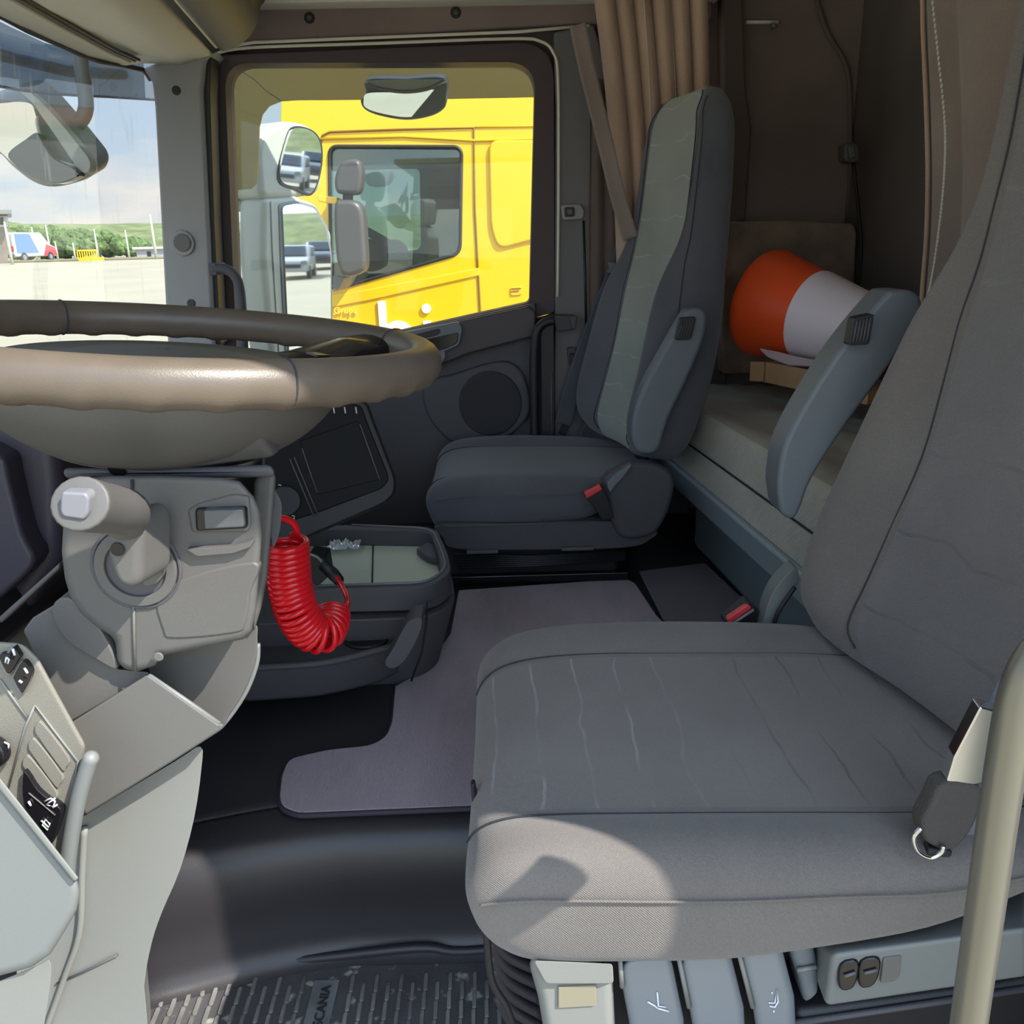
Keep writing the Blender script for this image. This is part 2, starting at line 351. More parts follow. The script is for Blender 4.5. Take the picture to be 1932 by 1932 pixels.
def joined(name, objs, parent=None):
    """merge helper-made pieces that are one part into one mesh"""
    bm = bmesh.new(); mats = []
    dg = bpy.context.evaluated_depsgraph_get()
    bpy.context.view_layer.update(); dg = bpy.context.evaluated_depsgraph_get()
    for o in objs:
        ev = o.evaluated_get(dg); me = bpy.data.meshes.new_from_object(ev)
        idx = []
        for mm in me.materials:
            if mm not in mats: mats.append(mm)
            idx.append(mats.index(mm))
        for p in me.polygons: p.material_index = idx[p.material_index] if idx else 0
        bm.from_mesh(me); bpy.data.meshes.remove(me)
    for o in objs: bpy.data.objects.remove(o)
    me = bpy.data.meshes.new(name); bm.to_mesh(me); bm.free()
    for mm in mats: me.materials.append(mm)
    return fin(bpy.data.objects.new(name, me), parent, None, False)
def empty(name, loc, label=None, cat=None, group=None, kind=None):
    o = bpy.data.objects.new(name, None); o.location = loc; o.empty_display_size = .05; COL.objects.link(o)
    return tag(o, label, cat, group, kind)
def tag(o, label=None, cat=None, group=None, kind=None):
    if label: o['label'] = label
    if cat: o['category'] = cat
    if group: o['group'] = group
    if kind: o['kind'] = kind
    return o
def struct(o): o['kind'] = 'structure'; return o

# ================================================================== CAB SHELL (structure)
YD = 2.30        # inner face of the passenger side
# footwell floor
fl = struct(box('floor', (-1.3, .30, -.04), (1.2, 1.25, 0.0), vinyl, bevel=.002))
# moulded vinyl cover stepping over the engine
prof = [(2.35, .198), (1.7, .2), (1.10, .2), (1.03, .2), (.995, .197), (.972, .186), (.958, .165), (.952, .13), (.955, .08), (.953, .05), (.949, .028), (.940, .013), (.925, .004), (.915, .0015)]
prof = [(q.x, q.y) for q in smoothc([Vector((a, b, 0)) for a, b in prof], 5, False)]
rows = []
for i in range(41):
    X = -1.3 + 2.5 * i / 40
    k = max(0, -.22 - X); k = min(k, .35)
    rows.append([(X, y - (k ** 1.5) * .45 * (1 if y < 1.3 else 0), z) for y, z in prof])
tun = struct(sheet('trim_1', rows, vinyl, thick=.004))
# ceiling and walls
ceil_ = struct(box('ceiling', (-.95, .33, 1.62), (1.0, 2.45, 1.66), header_m))
struct(box('wall_back', (.89, .30, -.1), (.95, 2.45, 1.66), felt_d))
struct(prism('wall_left', [(.52, .30, -.3), (.95, .30, -.3), (.95, .30, 1.66), (.52, .30, 1.66)], (0, .05, 0), pillar_m, bevel=.004))
struct(box('trim_2', (-.95, .31, 1.31), (.95, .36, 1.66), header_m))  # unseen door header, lower edge dropped to shade the steering column
wr = empty('wall_right', (0, YD, 0)); struct(wr)
prism('sleeper_side_panel', [(.47, 2.34, .2), (.92, 2.34, .2), (.92, 2.34, 1.66), (.47, 2.34, 1.66)], (0, .05, 0), felt, wr)
# wall above and around the passenger door
prism('door_header', ys([(300, -60), (1345, -110), (1345, 33), (1112, 44), (478, 78), (300, 120)], 2.26), (0, .1, 0), felt, wr, .008)
prism('door_surround', ys([(380, 40), (1180, 0), (1180, 640), (1040, 640), (1040, 120), (1000, 96), (420, 122), (408, 640), (370, 640)], 2.325), (0, .03, 0), felt_d, wr, .002)
tube('header_piping', ys([(404, 92), (480, 80), (700, 71), (980, 60), (1112, 48)], 2.25), .0035, header_m, wr)
tube('door_seal', smoothc(ys([(398, 580), (392, 440), (384, 300), (378, 180), (382, 128), (404, 104), (470, 90), (700, 82), (960, 73), (1020, 78), (1044, 100), (1053, 150), (1054, 350), (1052, 560)], 2.26), 5, False), .0035, header_m, wr)
b_p = prism('b_pillar', ys([(1044, 60), (1120, 44), (1200, 300), (1225, 1010), (1034, 1010), (1047, 640), (1049, 200)], 2.27), (0, .1, 0), pillar_b, wr, .006)
prism('lower_side_panel', ys([(1010, 600), (1300, 600), (1300, 1120), (900, 1120), (1004, 860)], 2.30), (0, .08, 0), plastic_dark, wr, .006)
prism('front_side_panel', ys([(60, 662), (450, 662), (450, 1150), (60, 1150)], 2.31), (0, .06, 0), plastic_black, wr, .006)
struct(prism('trim_3', ys([(1000, -130), (1365, -130), (1365, -10), (480, 6), (420, 6), (420, -130)], 2.2), (0, .08, 0), header_m, bevel=.004))
for a, b in ((584, 34), (860, 24)):
    s_ = disc('screw', PY(a, b, 2.262), (0, -1, 0), .013, .003, screw_m, wr); disc('screw_head', PY(a, b, 2.258), (0, -1, 0), .006, .003, plastic_dark, wr)
# A pillar
ap = empty('trim_4', PY(350, 350, 2.2)); struct(ap)
prism('pillar_cover', ys([(268, 128), (330, 104), (404, 92), (386, 110), (380, 170), (392, 420), (404, 660), (316, 660), (303, 420), (291, 200), (286, 156)], 2.19), (0, .10, 0), pillar_m, ap, .008)
prism('pillar_edge', ys([(386, 100), (398, 96), (396, 180), (404, 420), (416, 650), (403, 650), (391, 420), (379, 180)], 2.21), (0, .06, 0), plastic_black, ap, .003)
for a, b in ((333, 171), (361, 572)): disc('screw', PY(a, b, 2.19), (0, -1, 0), .010, .004, screw_m, ap)
g_ = disc('tweeter_ring', PY(345, 459, 2.19), (0, -1, 0), .030, .008, pillar_m, ap, .003)
disc('tweeter_grille', PY(344, 458, 2.181), (0, -1, 0), .021, .004, plastic_mid, ap, .002)
# grab rail at the A pillar
gr = empty('grab_rail', PY(430, 540, 2.15)); tag(gr, 'small curved black grab rail on the front post of the far door window', 'grab rail')
tube('rail', smoothc(ys([(400, 508), (425, 508), (443, 520), (452, 545), (457, 600), (460, 680)], 2.13), 5, False), .0125, plastic_dark, gr)
prism('rail_mount', ys(r2([(392, 496), (408, 496), (410, 520), (394, 520)], 4), 2.12), (0, .07, 0), plastic_dark, gr, .003)

# passenger door
dr = empty('door_1', (0, YD, .2)); struct(dr)
oc = rounded(ys([(388, 104), (1046, 76), (1048, 590), (412, 735)], 2.28), [.05, .09, .01, .01], 8)
ic = rounded(ys([(423, 119), (1010, 117), (999, 571), (447, 694)], 2.285), [.06, .07, .012, .01], 8)
fr_ = ring('window_frame', oc, ic, (0, .075, 0), mat('door_frame_trim', (70, 58, 60), .6), dr, .004)
prism('window_pane', rounded(ys([(415, 112), (1016, 110), (1006, 566), (440, 700)], 2.33), .05), (0, .005, 0), win_glass, dr, 0)
prism('door_panel', ys([(420, 697), (700, 640), (1012, 571), (1014, 700), (1012, 1010), (420, 1010)], 2.27), (0, .09, 0), plastic_dark, dr, .006)
prism('belt_cap', ys([(700, 640), (1010, 572), (1012, 590), (868, 622), (700, 662)], 2.255), (0, .03, 0), mat('belt_trim', (66, 62, 66), .5), dr, .003)
prism('padded_strip', ys(r2([(868, 606), (998, 578), (1011, 590), (1010, 634), (882, 668), (800, 702), (700, 720), (700, 650)], 6), 2.235), (0, .05, 0), mat('brown_black_vinyl', (74, 66, 70), .5, bump=.2, bscale=900), dr, .010)
hb = prism('handle_bezel', ys(r2([(730, 634), (866, 607), (873, 622), (866, 652), (838, 664), (730, 690)], 6), 2.222), (0, .03, 0), plastic_blue, dr, .004)
prism('handle_recess', ys(r2([(750, 652), (866, 627), (862, 648), (840, 658), (750, 684)], 5), 2.2195), (0, .01, 0), plastic_gloss, hb, .002)
prism('handle_slot', ys(r2([(730, 645), (828, 620), (832, 626), (826, 632), (730, 657)], 4), 2.2195), (0, .01, 0), plastic_black, hb, .001)
prism('pull_pocket', ys(r2([(770, 668), (840, 658), (842, 676), (828, 692), (780, 708)], 8), 2.222), (0, .02, 0), plastic_blue, dr, .004)
sp = prism('speaker_panel', ys(s2([(800, 726), (860, 705), (929, 684), (967, 686), (992, 716), (1001, 775), (975, 812), (935, 832), (860, 838), (810, 790)], 5), 2.255), (0, .03, 0), plastic_dark, dr, .008)
c_ = PY(925, 762, 2.25)
prism('speaker_grille', [c_ + Vector((math.cos(t) * .085, 0, math.sin(t) * .088)) for t in [k * .2094 for k in range(30)]], (0, .02, 0), mat('speaker_cloth', (60, 60, 64), .9, bump=.6, bscale=900), sp, .006)
tube('door_pull', smoothc(ys([(1046, 604), (1026, 610), (1012, 630), (1008, 680), (1008, 760), (1010, 870)], 2.17), 5, False), .012, plastic_black, dr)
prism('door_rear_seal', ys([(1020, 600), (1046, 592), (1048, 860), (1022, 860)], 2.245), (0, .04, 0), rubber, dr, .004)
tube('seal_highlight', ys([(1040, 700), (1041, 840)], 2.24), .0022, plastic_mid, dr)

# things on the B pillar
bl = empty('door_catch', PY(1068, 608, 2.24)); tag(bl, 'stubby grey striker block on the far door post at window sill height', 'catch')
prism('block', ys(r2([(1046, 595), (1088, 596), (1084, 622), (1050, 626)], 5), 2.22), (0, .05, 0), plastic_dark, bl, .004)
prism('catch_lip', ys(r2([(1074, 597), (1089, 596), (1086, 620), (1078, 622)], 3), 2.205), (0, .02, 0), plastic_dark, bl, .003)
hk = empty('coat_hook', PY(1079, 672, 2.25)); tag(hk, 'tiny black hook low on the far door post beside the passenger backrest', 'hook')
prism('hook_plate', ys(r2([(1070, 656), (1087, 656), (1086, 690), (1073, 690)], 4), 2.255), (0, .015, 0), plastic_dark, hk, .003)
prism('peg', ys(r2([(1075, 668), (1084, 668), (1083, 686), (1076, 686)], 3), 2.235), (0, .022, 0), plastic_black, hk, .003)
ba = empty('belt_height_adjuster', PY(1080, 400, 2.25)); tag(ba, 'grey square seat belt height adjuster on the far door post beside the curtain', 'belt adjuster')
prism('adjuster_base', ys(r2([(1058, 386), (1096, 385), (1103, 398), (1100, 414), (1062, 416)], 6), 2.25), (0, .02, 0), pillar_m, ba, .004)
prism('adjuster_button', ys(r2([(1065, 391), (1084, 391), (1084, 408), (1066, 409)], 3), 2.243), (0, .01, 0), plastic_black, ba, .002)
prism('button_face', ys(r2([(1070, 395), (1080, 395), (1080, 404), (1071, 404)], 2), 2.239), (0, .006, 0), plastic_mid, ba, .001)
tube('belt_strap_slot', ys([(1101, 416), (1104, 520), (1106, 640)], 2.265), .003, plastic_black, wr)

# windscreen
def wsx(Y, z):
    t = (2.2 - Y) / 1.0
    return -.835 - .10 * (1 - max(0, 1 - t) ** 2) - (1.30 - z) * .10
rows = [[(wsx(2.26 - 1.9 * j / 30, .55 + .84 * i / 12), 2.26 - 1.9 * j / 30, .55 + .84 * i / 12) for j in range(31)] for i in range(13)]
ws = struct(sheet('window_1', rows, wind_glass)); 
# header lining below the windscreen top edge
hz_ = 1.362
hl = [PX(0, 28, wsx(1.75, 1.36))]
def wp(px, py):      # the point of the windscreen behind a picture point
    d = ray(px, py); t = 1.0
    for _ in range(60):
        p = CAMP + d * t; t += (p.x - wsx(p.y, p.z)) / max(.2, -d.x) * .7
    return CAMP + d * t
edge = [wp(a, b) for a, b in [(285, 150), (279, 139), (270, 131), (229, 122), (188, 115), (161, 105), (108, 81), (54, 57), (0, 28), (-80, -10), (-160, -50)]]
cons = empty('overhead_console', (-.75, 1.3, 1.42)); tag(cons, 'pale grey overhead header lining above the windscreen with a curtain rail slot', 'overhead console')
def lay(pxs, ext=.35, Yf=2.19):
    """a long edge running across the cab: far end, near end seen in the picture, carried on towards the driver's side"""
    a = PY(pxs[0][0], pxs[0][1], Yf); b = PZ(pxs[1][0], pxs[1][1], a.z); d = (b - a)
    return [a + d * ((a.y - yy) / -d.y) if False else a + d * ((yy - a.y) / d.y) for yy in (2.19, 1.75, 1.3, .8, ext)]
L1 = [Vector((e_.x, e_.y, e_.z)) for e_ in edge]
# lining: from the windscreen edge up to the ridge line, then to the right hand edge
ridge = lay([(285, 118), (110, 0)]); right = lay([(395, 103), (285, 0)])
def resample(P, ysamp):
    out = []
    for y in ysamp:
        best = P[-1] + (P[-1] - P[-2]) * ((y - P[-1].y) / (P[-1].y - P[-2].y)) if y < P[-1].y else (P[0] + (P[0] - P[1]) * ((y - P[0].y) / (P[0].y - P[1].y)) if y > P[0].y + .15 else P[0])
        for a, b in zip(P, P[1:]):
            if min(a.y, b.y) <= y <= max(a.y, b.y) and abs(a.y - b.y) > 1e-6: best = a.lerp(b, (y - a.y) / (b.y - a.y)); break
        out.append(Vector(best))
    return out
ysamp = [2.19, 2.1, 2.0, 1.9, 1.8, 1.6, 1.3, 1.0, .7, .35]
e1_ = resample([edge[3]] + edge[4:], ysamp); r1 = resample(ridge, ysamp); g1 = resample(right, ysamp)
for k, p in enumerate(e1_):
    if k == 0: p.z = edge[3].z + .0; p.x = edge[3].x + .01
rows = [[p + Vector((0, 0, .05)) for p in e1_], e1_, [p.lerp(q, .5) + Vector((0, 0, .002)) for p, q in zip(e1_, r1)], r1, [p.lerp(q, .5) + Vector((0, 0, -.012)) for p, q in zip(r1, g1)], g1, [p + Vector((.004, 0, .10)) for p in g1]]
sheet('header_lining', rows, header_m, cons, thick=.004)
rl = [p.lerp(q, .55) + Vector((0, 0, -.006)) for p, q in zip(e1_, r1)]; rl = rl[1:]
tube('curtain_rail', rl, .004, header_m, cons)
tube('rail_slot', [p + Vector((.012, 0, .002)) for p in rl], .004, plastic_mid, cons)
tube('rail_slot_dark', [p + Vector((.022, 0, .003)) for p in rl], .0035, plastic_black, cons)
tube('screen_edge_seal', [p + Vector((-.002, 0, .0)) for p in edge], .006, rubber, cons)
# rounded overhead cabinet above the door corner
cab = empty('overhead_cabinet', (-.5, 1.5, 1.5)); tag(cab, 'rounded grey overhead cabinet end above the far door corner', 'cabinet')
fp0 = PY(417, 97, 2.15); dn_ = PZ(334, 0, fp0.z) - fp0; dn_ = dn_ * (1.75 / abs(dn_.y))
shp = ys(s2([(417, 96), (402, 72), (404, 20), (440, -20), (486, -30), (492, 10), (488, 40), (474, 68), (456, 84), (436, 94)], 4), 2.15)
prism('cabinet_shell', shp, dn_, plastic_mid, cab, .008, angle=60)
prism('cabinet_side_panel', ys([(444, -30), (505, -30), (500, 4), (476, 32), (462, 24)], 2.10), dn_ * .95, plastic_black, cab, .004)
tube('cabinet_edge_strip', [fp0 + Vector((-.004, -.02, .006)), fp0 + dn_ * .95 + Vector((-.004, 0, .006))], .004, header_m, cab)
sl0 = [g1[0] + Vector((.002, .02, .004)), fp0 + Vector((0, .0, .004)), fp0 + Vector((0, .0, .10)), g1[0] + Vector((.002, .02, .10))]
struct(prism('trim_5', sl0, dn_ * .98, plastic_black, bevel=.002))

# ================================================================== OUTSIDE
GZ = -1.2
def gz(y): return GZ + 1.62 * max(0, min(1, (y - 9) / 44))
ysx = [-120, -60, 0, 9, 20, 31, 42, 53, 90, 200]
gnd = struct(sheet('ground', [[(x_, y_, gz(y_)) for x_ in (-200, -60, 60, 200)] for y_ in ysx], concrete))
# hills round the yard
def ridge_mesh(name, cx, cy, R, a0, a1, h, depth, n=90):
    rows = []
    for i in range(n + 1):
        a = math.radians(a0 + (a1 - a0) * i / n); r = []
        for j in range(9):
            t = j / 8; rr_ = R + depth * t
            hh = h * math.sin(min(t * 1.3, 1) * math.pi / 2) * (1 + .22 * noise.noise(Vector((math.cos(a) * 2.5, math.sin(a) * 2.5, t))) + .05 * noise.noise(Vector((math.cos(a) * 30, math.sin(a) * 30, t * 3))))
            r.append((cx + math.cos(a) * rr_, cy + math.sin(a) * rr_, gz(cy + math.sin(a) * rr_) + hh - (.05 if t == 0 else 0)))
        rows.append(r)
    return sheet(name, rows, grass)
struct(ridge_mesh('hill', 0, 0, 118, -70, 190, 4.6, 40))

def tree(px, ytop, Y, wd, seed, label):
    r_ = random.Random(seed); b = PY(px, 480, Y); b.z = gz(Y); h = PY(px, ytop, Y).z - b.z
    root = empty('tree', b); tag(root, label, 'tree', 'trees behind the yard')
    tube('trunk', [b, b + Vector((0, 0, h * .6))], [wd * .05, wd * .03], bark, root, 6)
    bm = bmesh.new()
    for k in range(11):
        s_ = wd * r_.uniform(.22, .30)
        c = b + Vector((r_.uniform(-1, 1) * (wd * .5 - s_ * .9), r_.uniform(-1, 1) * (wd * .5 - s_ * .9), s_ + (h - 2 * s_) * (k / 10) ** .8))
        res = bmesh.ops.create_icosphere(bm, subdivisions=3, radius=1)
        for v in res['verts']:
            q = v.co.copy(); d = 1 + .22 * noise.noise(q * 2.2 + Vector((k * 7, seed, 0))) + .12 * noise.noise(q * 6 + Vector((k, seed, 3)))
            v.co = Vector((q.x * s_ * d, q.y * s_ * d, q.z * s_ * d)) + c
    me = bpy.data.meshes.new('foliage'); bm.to_mesh(me); bm.free(); fin(bpy.data.objects.new('foliage', me), root, foliage, False)
kinds = ['dark green tree behind the parked van, right beside the building', 'tall green tree behind the van roof', 'tree just right of the parked van behind two lamp poles', 'round green tree behind the thin pole', 'green tree left of the yellow crate', 'tree directly behind the yellow crate', 'tree right of the yellow crate', 'green tree near the orange slope', 'low tree left of the white cabin', 'lowest tree standing against the orange slope']
tp = [(24, 418, 86), (50, 420, 91), (78, 430, 85), (104, 424, 91), (132, 428, 85), (152, 430, 91), (188, 433, 85), (208, 436, 91), (240, 446, 85), (262, 448, 91)]
for i, ((px, yt_, Y), lb) in enumerate(zip(tp, kinds)): tree(px, yt_, Y, 2.9, 11 + i, lb)
tree(462, 432, 90, 2.8, 40, 'far tree glimpsed between the door frame and the white mirror arm')

def pole(px, Y, ytop, label):
    b = PY(px, 480, Y); b.z = gz(Y); tz = PY(px, ytop, Y).z
    o = tube('lamp_pole', [b, Vector((b.x, b.y, tz))], [.10, .05], mat('white_pole', (176, 178, 158), .6), None, 8); tag(o, label, 'pole', 'poles round the yard')
for px, Y, yt, lb in [(20, 52, 418, 'thick pale pole beside the grey building'), (69, 78, 428, 'pale pole rising over the van roof'), (96, 72, 424, 'tall pale pole just behind the van'), (108, 76, 455, 'short pale pole right of the van'), (185, 75, 432, 'pale pole behind the yellow crate'), (243, 72, 434, 'slim pale pole left of the white cabin'), (294, 56, 404, 'tallest pale pole in front of the white cabin'), (141, 78, 458, 'shortest thin pole among the trees')]:
    pole(px, Y, yt, lb)
# low kerb
struct(tube('trim_8', [Vector((-70, 57, gz(57) + .05)), Vector((-30, 58, gz(58) + .05)), Vector((-10, 59, gz(59) + .05)), Vector((20, 60, gz(60) + .05))], .10, mat('dark_kerb', (120, 112, 84), .9)))
# building at the left edge
YB = 56; gb = gz(YB)
bd = empty('building', PY(0, 480, YB)); bd.location.z = gb; tag(bd, 'grey building with a flat projecting roof at the edge of the yard', 'building')
x0 = PY(15, 480, YB).x; zt_ = PY(10, 406, YB).z
prism('wall', [Vector((p.x, p.y, gb if k > 1 else zt_)) for k, p in enumerate(ys([(-60, 406), (15, 406), (15, 496), (-60, 496)], YB))], al(15, 480, 5), mat('stone_wall', (128, 116, 106), .9, var=.15, vscale=2), bd, .02)
prism('roof', ys([(-60, 396), (22, 395), (22, 403), (-60, 406)], YB - 1), al(22, 480, 6), plastic_pale, bd, .02)
prism('upper_wall', ys([(-60, 408), (14, 408), (14, 428), (-60, 428)], YB - .06), (0, .05, 0), mat('white_roof', (184, 184, 178), .6), bd, .005)
prism('window', ys([(0, 410), (6, 410), (6, 424), (0, 424)], YB - .1), (0, .06, 0), plastic_gloss, bd, .005)
wc = empty('site_cabin', (0, 60, gz(60))); tag(wc, 'small white flat-roofed site cabin at the far edge of the yard', 'cabin')
a_ = PY(259, 490, 60); b_ = PY(330, 490, 60); tz = PY(259, 471, 60).z
prism('cabin_body', [(a_.x, 60, gz(60)), (b_.x, 60, gz(60)), (b_.x, 62.5, gz(60)), (a_.x, 62.5, gz(60))], (0, 0, tz - gz(60)), mat('cabin_wall', (160, 158, 160), .6), wc, .02)
prism('cabin_roof', [(a_.x - .15, 59.8, tz), (b_.x + .15, 59.8, tz), (b_.x + .15, 62.7, tz), (a_.x - .15, 62.7, tz)], (0, 0, .16), MATS['white_roof'], wc, .02)
p_ = PY(281, 479, 59.97); prism('cabin_window', [p_ + Vector((-.13, 0, -.16)), p_ + Vector((.13, 0, -.16)), p_ + Vector((.13, 0, .16)), p_ + Vector((-.13, 0, .16))], (0, .05, 0), plastic_black, wc, .01)
# yellow crate
gy = gz(57); yc_ = empty('yellow_crate', (0, 57, gy)); tag(yc_, 'bright yellow slatted metal crate standing in the yard', 'crate')
a_ = PY(148, 492, 57); b_ = PY(184, 492, 57)
prism('crate_base', [(a_.x, 57, gy), (b_.x, 57, gy), (b_.x, 58, gy), (a_.x, 58, gy)], (0, 0, .22), yellow, yc_, .01)
for k in range(9):
    xx = a_.x + (b_.x - a_.x) * k / 8; prism('slat', [(xx - .03, 57, gy + .2), (xx + .03, 57, gy + .2), (xx + .03, 57.06, gy + .2), (xx - .03, 57.06, gy + .2)], (0, 0, .42), yellow, yc_, .004)
prism('top_rail', [(a_.x, 57, gy + .6), (b_.x, 57, gy + .6), (b_.x, 57.1, gy + .6), (a_.x, 57.1, gy + .6)], (0, 0, .1), yellow, yc_, .01)

# vehicles
def road_car(name, pos, ang, L_, W_, H_, paint, label, cat, hood=.28, van=False, marks=False):
    root = empty(name, pos); root.rotation_euler = (0, 0, ang); tag(root, label, cat)
    hl_, hw = L_ / 2, W_ / 2
    def ad(o):
        o.location = (0, 0, 0); o.parent = root; return o
    if van: side = [(-hl_, .35), (-hl_, H_ * .75), (-hl_ + .15, H_), (hl_ * .35, H_), (hl_ * .68, H_ * .62), (hl_ * .96, H_ * .5), (hl_, .35)]
    else: side = [(-hl_, .35), (-hl_, H_ * .6), (-hl_ * .85, H_ * .97), (hl_ * .05, H_), (hl_ * .38, H_ * .66), (hl_ * .93, H_ * .56), (hl_, .35)]
    ad(prism('body', [(-hw, a, b) for a, b in side], (W_, 0, 0), paint, None, .12, 3))
    wz0 = H_ * .66
    for sx in (-1, 1):
        for yy in (-hl_ * .62, hl_ * .62):
            wl = ad(disc('wheel', (sx * (hw - .16), yy, .33), (sx, 0, 0), .33, .2, rubber, None, .03)); h_ = ad(disc('wheel_hub', (sx * (hw + .035), yy, .33), (sx, 0, 0), .18, .02, plastic_light, None, .01))
            h_.parent = root
        if not van: ad(prism('side_window', [(sx * (hw + .005), a, b) for a, b in [(-hl_ * .75, wz0), (-hl_ * .65, H_ * .92), (0, H_ * .93), (hl_ * .3, wz0)]], (-sx * .02, 0, 0), plastic_gloss, None, .005))
    fy = hl_ * (.68 if van else .38); ty = hl_ * (.35 if van else .05); fz = H_ * (.62 if van else .66)
    ad(prism('windscreen', [(-hw * .8, fy + .02, fz + .05), (hw * .8, fy + .02, fz + .05), (hw * .72, ty + .05, H_ - .07), (-hw * .72, ty + .05, H_ - .07)], (0, .03, .03), plastic_gloss, None, .005))
    ad(prism('rear_window', [(-hw * .75, -hl_ - .01, H_ * .62), (hw * .75, -hl_ - .01, H_ * .62), (hw * .7, -hl_ + .0, H_ * .85), (-hw * .7, -hl_ + .0, H_ * .85)], (0, -.02, 0), plastic_mid if van else plastic_gloss, None, .005))
    ad(prism('grille', [(-hw * .6, hl_ - .02, .55), (hw * .6, hl_ - .02, .55), (hw * .6, hl_ - .02, .72), (-hw * .6, hl_ - .02, .72)], (0, .04, 0), plastic_black, None, .01))
    ad(prism('bumper', [(-hw * .95, -hl_ - .06, .3), (hw * .95, -hl_ - .06, .3), (hw * .95, -hl_ - .06, .55), (-hw * .95, -hl_ - .06, .55)], (0, .15, 0), plastic_mid if van else paint, None, .03))
    for sx in (-1, 1):
        ad(prism('headlight', [(sx * hw * .6, hl_ - .08, .72), (sx * hw * .92, hl_ - .10, .74), (sx * hw * .92, hl_ - .10, .9), (sx * hw * .62, hl_ - .08, .86)], (0, .07, 0), plastic_light, None, .01))
        ad(prism('tail_light', [(sx * hw * .8, -hl_ - .01, .8), (sx * hw * .98, -hl_ - .01, .8), (sx * hw * .98, -hl_ - .01, 1.1), (sx * hw * .8, -hl_ - .01, 1.1)], (0, -.03, 0), redplastic, None, .01))
    if marks:
        ad(prism('blue_wrap', [(hw + .01, -hl_ * .9, .6), (hw + .01, hl_ * .1, .6), (hw + .01, -hl_ * .2, H_ * .95), (hw + .01, -hl_ * .9, H_ * .95)], (-.02, 0, 0), mat('blue_graphic', (90, 120, 205), .5), None, .004))
        ad(prism('red_wrap', [(hw + .012, hl_ * .3, .4), (hw + .012, hl_ * .98, .4), (hw + .012, hl_ * .9, H_ * .48), (hw + .012, hl_ * .5, H_ * .6)], (-.02, 0, 0), redplastic, None, .004))
    return root
wp_ = mat('white_vehicle_paint', (176, 178, 176), .3, coat=.4); dk_ = mat('dark_vehicle_paint', (52, 56, 62), .3, coat=.4); gy_ = mat('grey_vehicle_paint', (104, 104, 106), .3, coat=.4)
vp = PY(52, 500, 64); road_car('van', (vp.x, vp.y, gz(64) - .02), math.radians(-10), 4.4, 1.9, 2.0, wp_, 'white van with blue and red graphics parked by the grey building', 'van', van=True, marks=True)
# ---- vehicles seen in the side mirror, yard behind the cab
MN = Vector((.853, -.522, 0.0)); MN = (MN + Vector((0, 0, -.008))).normalized(); MP = PY(575, 490, 2.78)
def mirror_hit(px, py, z):
    p = PN(px, py, MP, MN); d = (p - CAMP).normalized(); r_ = d - 2 * d.dot(MN) * MN
    return p + r_ * ((z - p.z) / r_.z), r_
for (px, py, paint, nm, lb) in [(563, 585, wp_, 'car', 'white car reflected low in the large side mirror'), (592, 570, dk_, 'car', 'small dark car beside the white one in the side mirror reflection'), (612, 566, gy_, 'car', 'dark grey car furthest right in the side mirror reflection')]:
    h, r_ = mirror_hit(px, py, GZ)
    if r_.z < 0 and h.x < 120:
        p0_ = PN(px, py, MP, MN); h = p0_ + (h - p0_) * 1.75 + Vector(({563: 0, 592: 2.5, 612: 5}[px], {563: 0, 592: 1.4, 612: 4.4}[px], 0))
        road_car(nm, (h.x, h.y, gz(h.y)), math.atan2(-r_.x, r_.y) + math.pi + .12, 4.0, 1.75, 1.6, paint, lb, 'car')

# ---- yellow truck alongside
YT = 5.2
yt = empty('yellow_truck', (0, YT + 1.2, GZ)); tag(yt, 'bright yellow lorry cab with white lettering parked alongside the far window', 'truck')
dark_line = mat('panel_gap', (120, 84, 10), .6)
def inner_hole(Y, q): return rounded(ys(q, Y), .05, 6)
side_out = ys([(532, 60), (1250, 60), (1250, 1150), (532, 1150)], YT)
side_out = [side_out[0], side_out[1], Vector((side_out[2].x, YT, GZ + .35)), Vector((side_out[3].x, YT, GZ + .35))]
so_ = rounded(side_out, .12, 6); win = [(621, 276), (871, 277), (868, 478), (625, 548)]
ring('body_side', so_, inner_hole(YT, win), (0, .06, 0), yellow, yt, .01)
xl, xr = so_[0].x, max(p.x for p in so_); ztop = max(p.z for p in so_); xl = min(p.x for p in so_)
prism('window_pane', inner_hole(YT + .02, [(617, 272), (876, 272), (873, 484), (622, 552)]), (0, .01, 0), truck_glass, yt, 0)
tube('window_seal', inner_hole(YT - .003, win), .010, plastic_black, yt, 6, closed=True)
prism('roof_panel', [(xl + .05, YT + .03, ztop - .06), (xr, YT + .03, ztop - .06), (xr, YT + 2.4, ztop - .06), (xl + .05, YT + 2.4, ztop - .06)], (0, 0, .05), yellow, yt, .01)
prism('rear_wall', [(xr - .9, YT + .06, GZ + .4), (xr - .9, YT + 2.38, GZ + .4), (xr - .9, YT + 2.38, ztop - .07), (xr - .9, YT + .06, ztop - .07)], (.04, 0, 0), dark_in, yt, .004)
prism('cab_floor', [(xl + .06, YT + .07, .0), (xr, YT + .07, .0), (xr, YT + 2.36, .0), (xl + .06, YT + 2.36, .0)], (0, 0, .04), dark_in, yt, .004)
prism('front_panel', [(xl, YT + .07, GZ + .4), (xl, YT + 2.36, GZ + .4), (xl, YT + 2.36, .42), (xl, YT + .07, .42)], (.05, 0, 0), yellow, yt, .01)
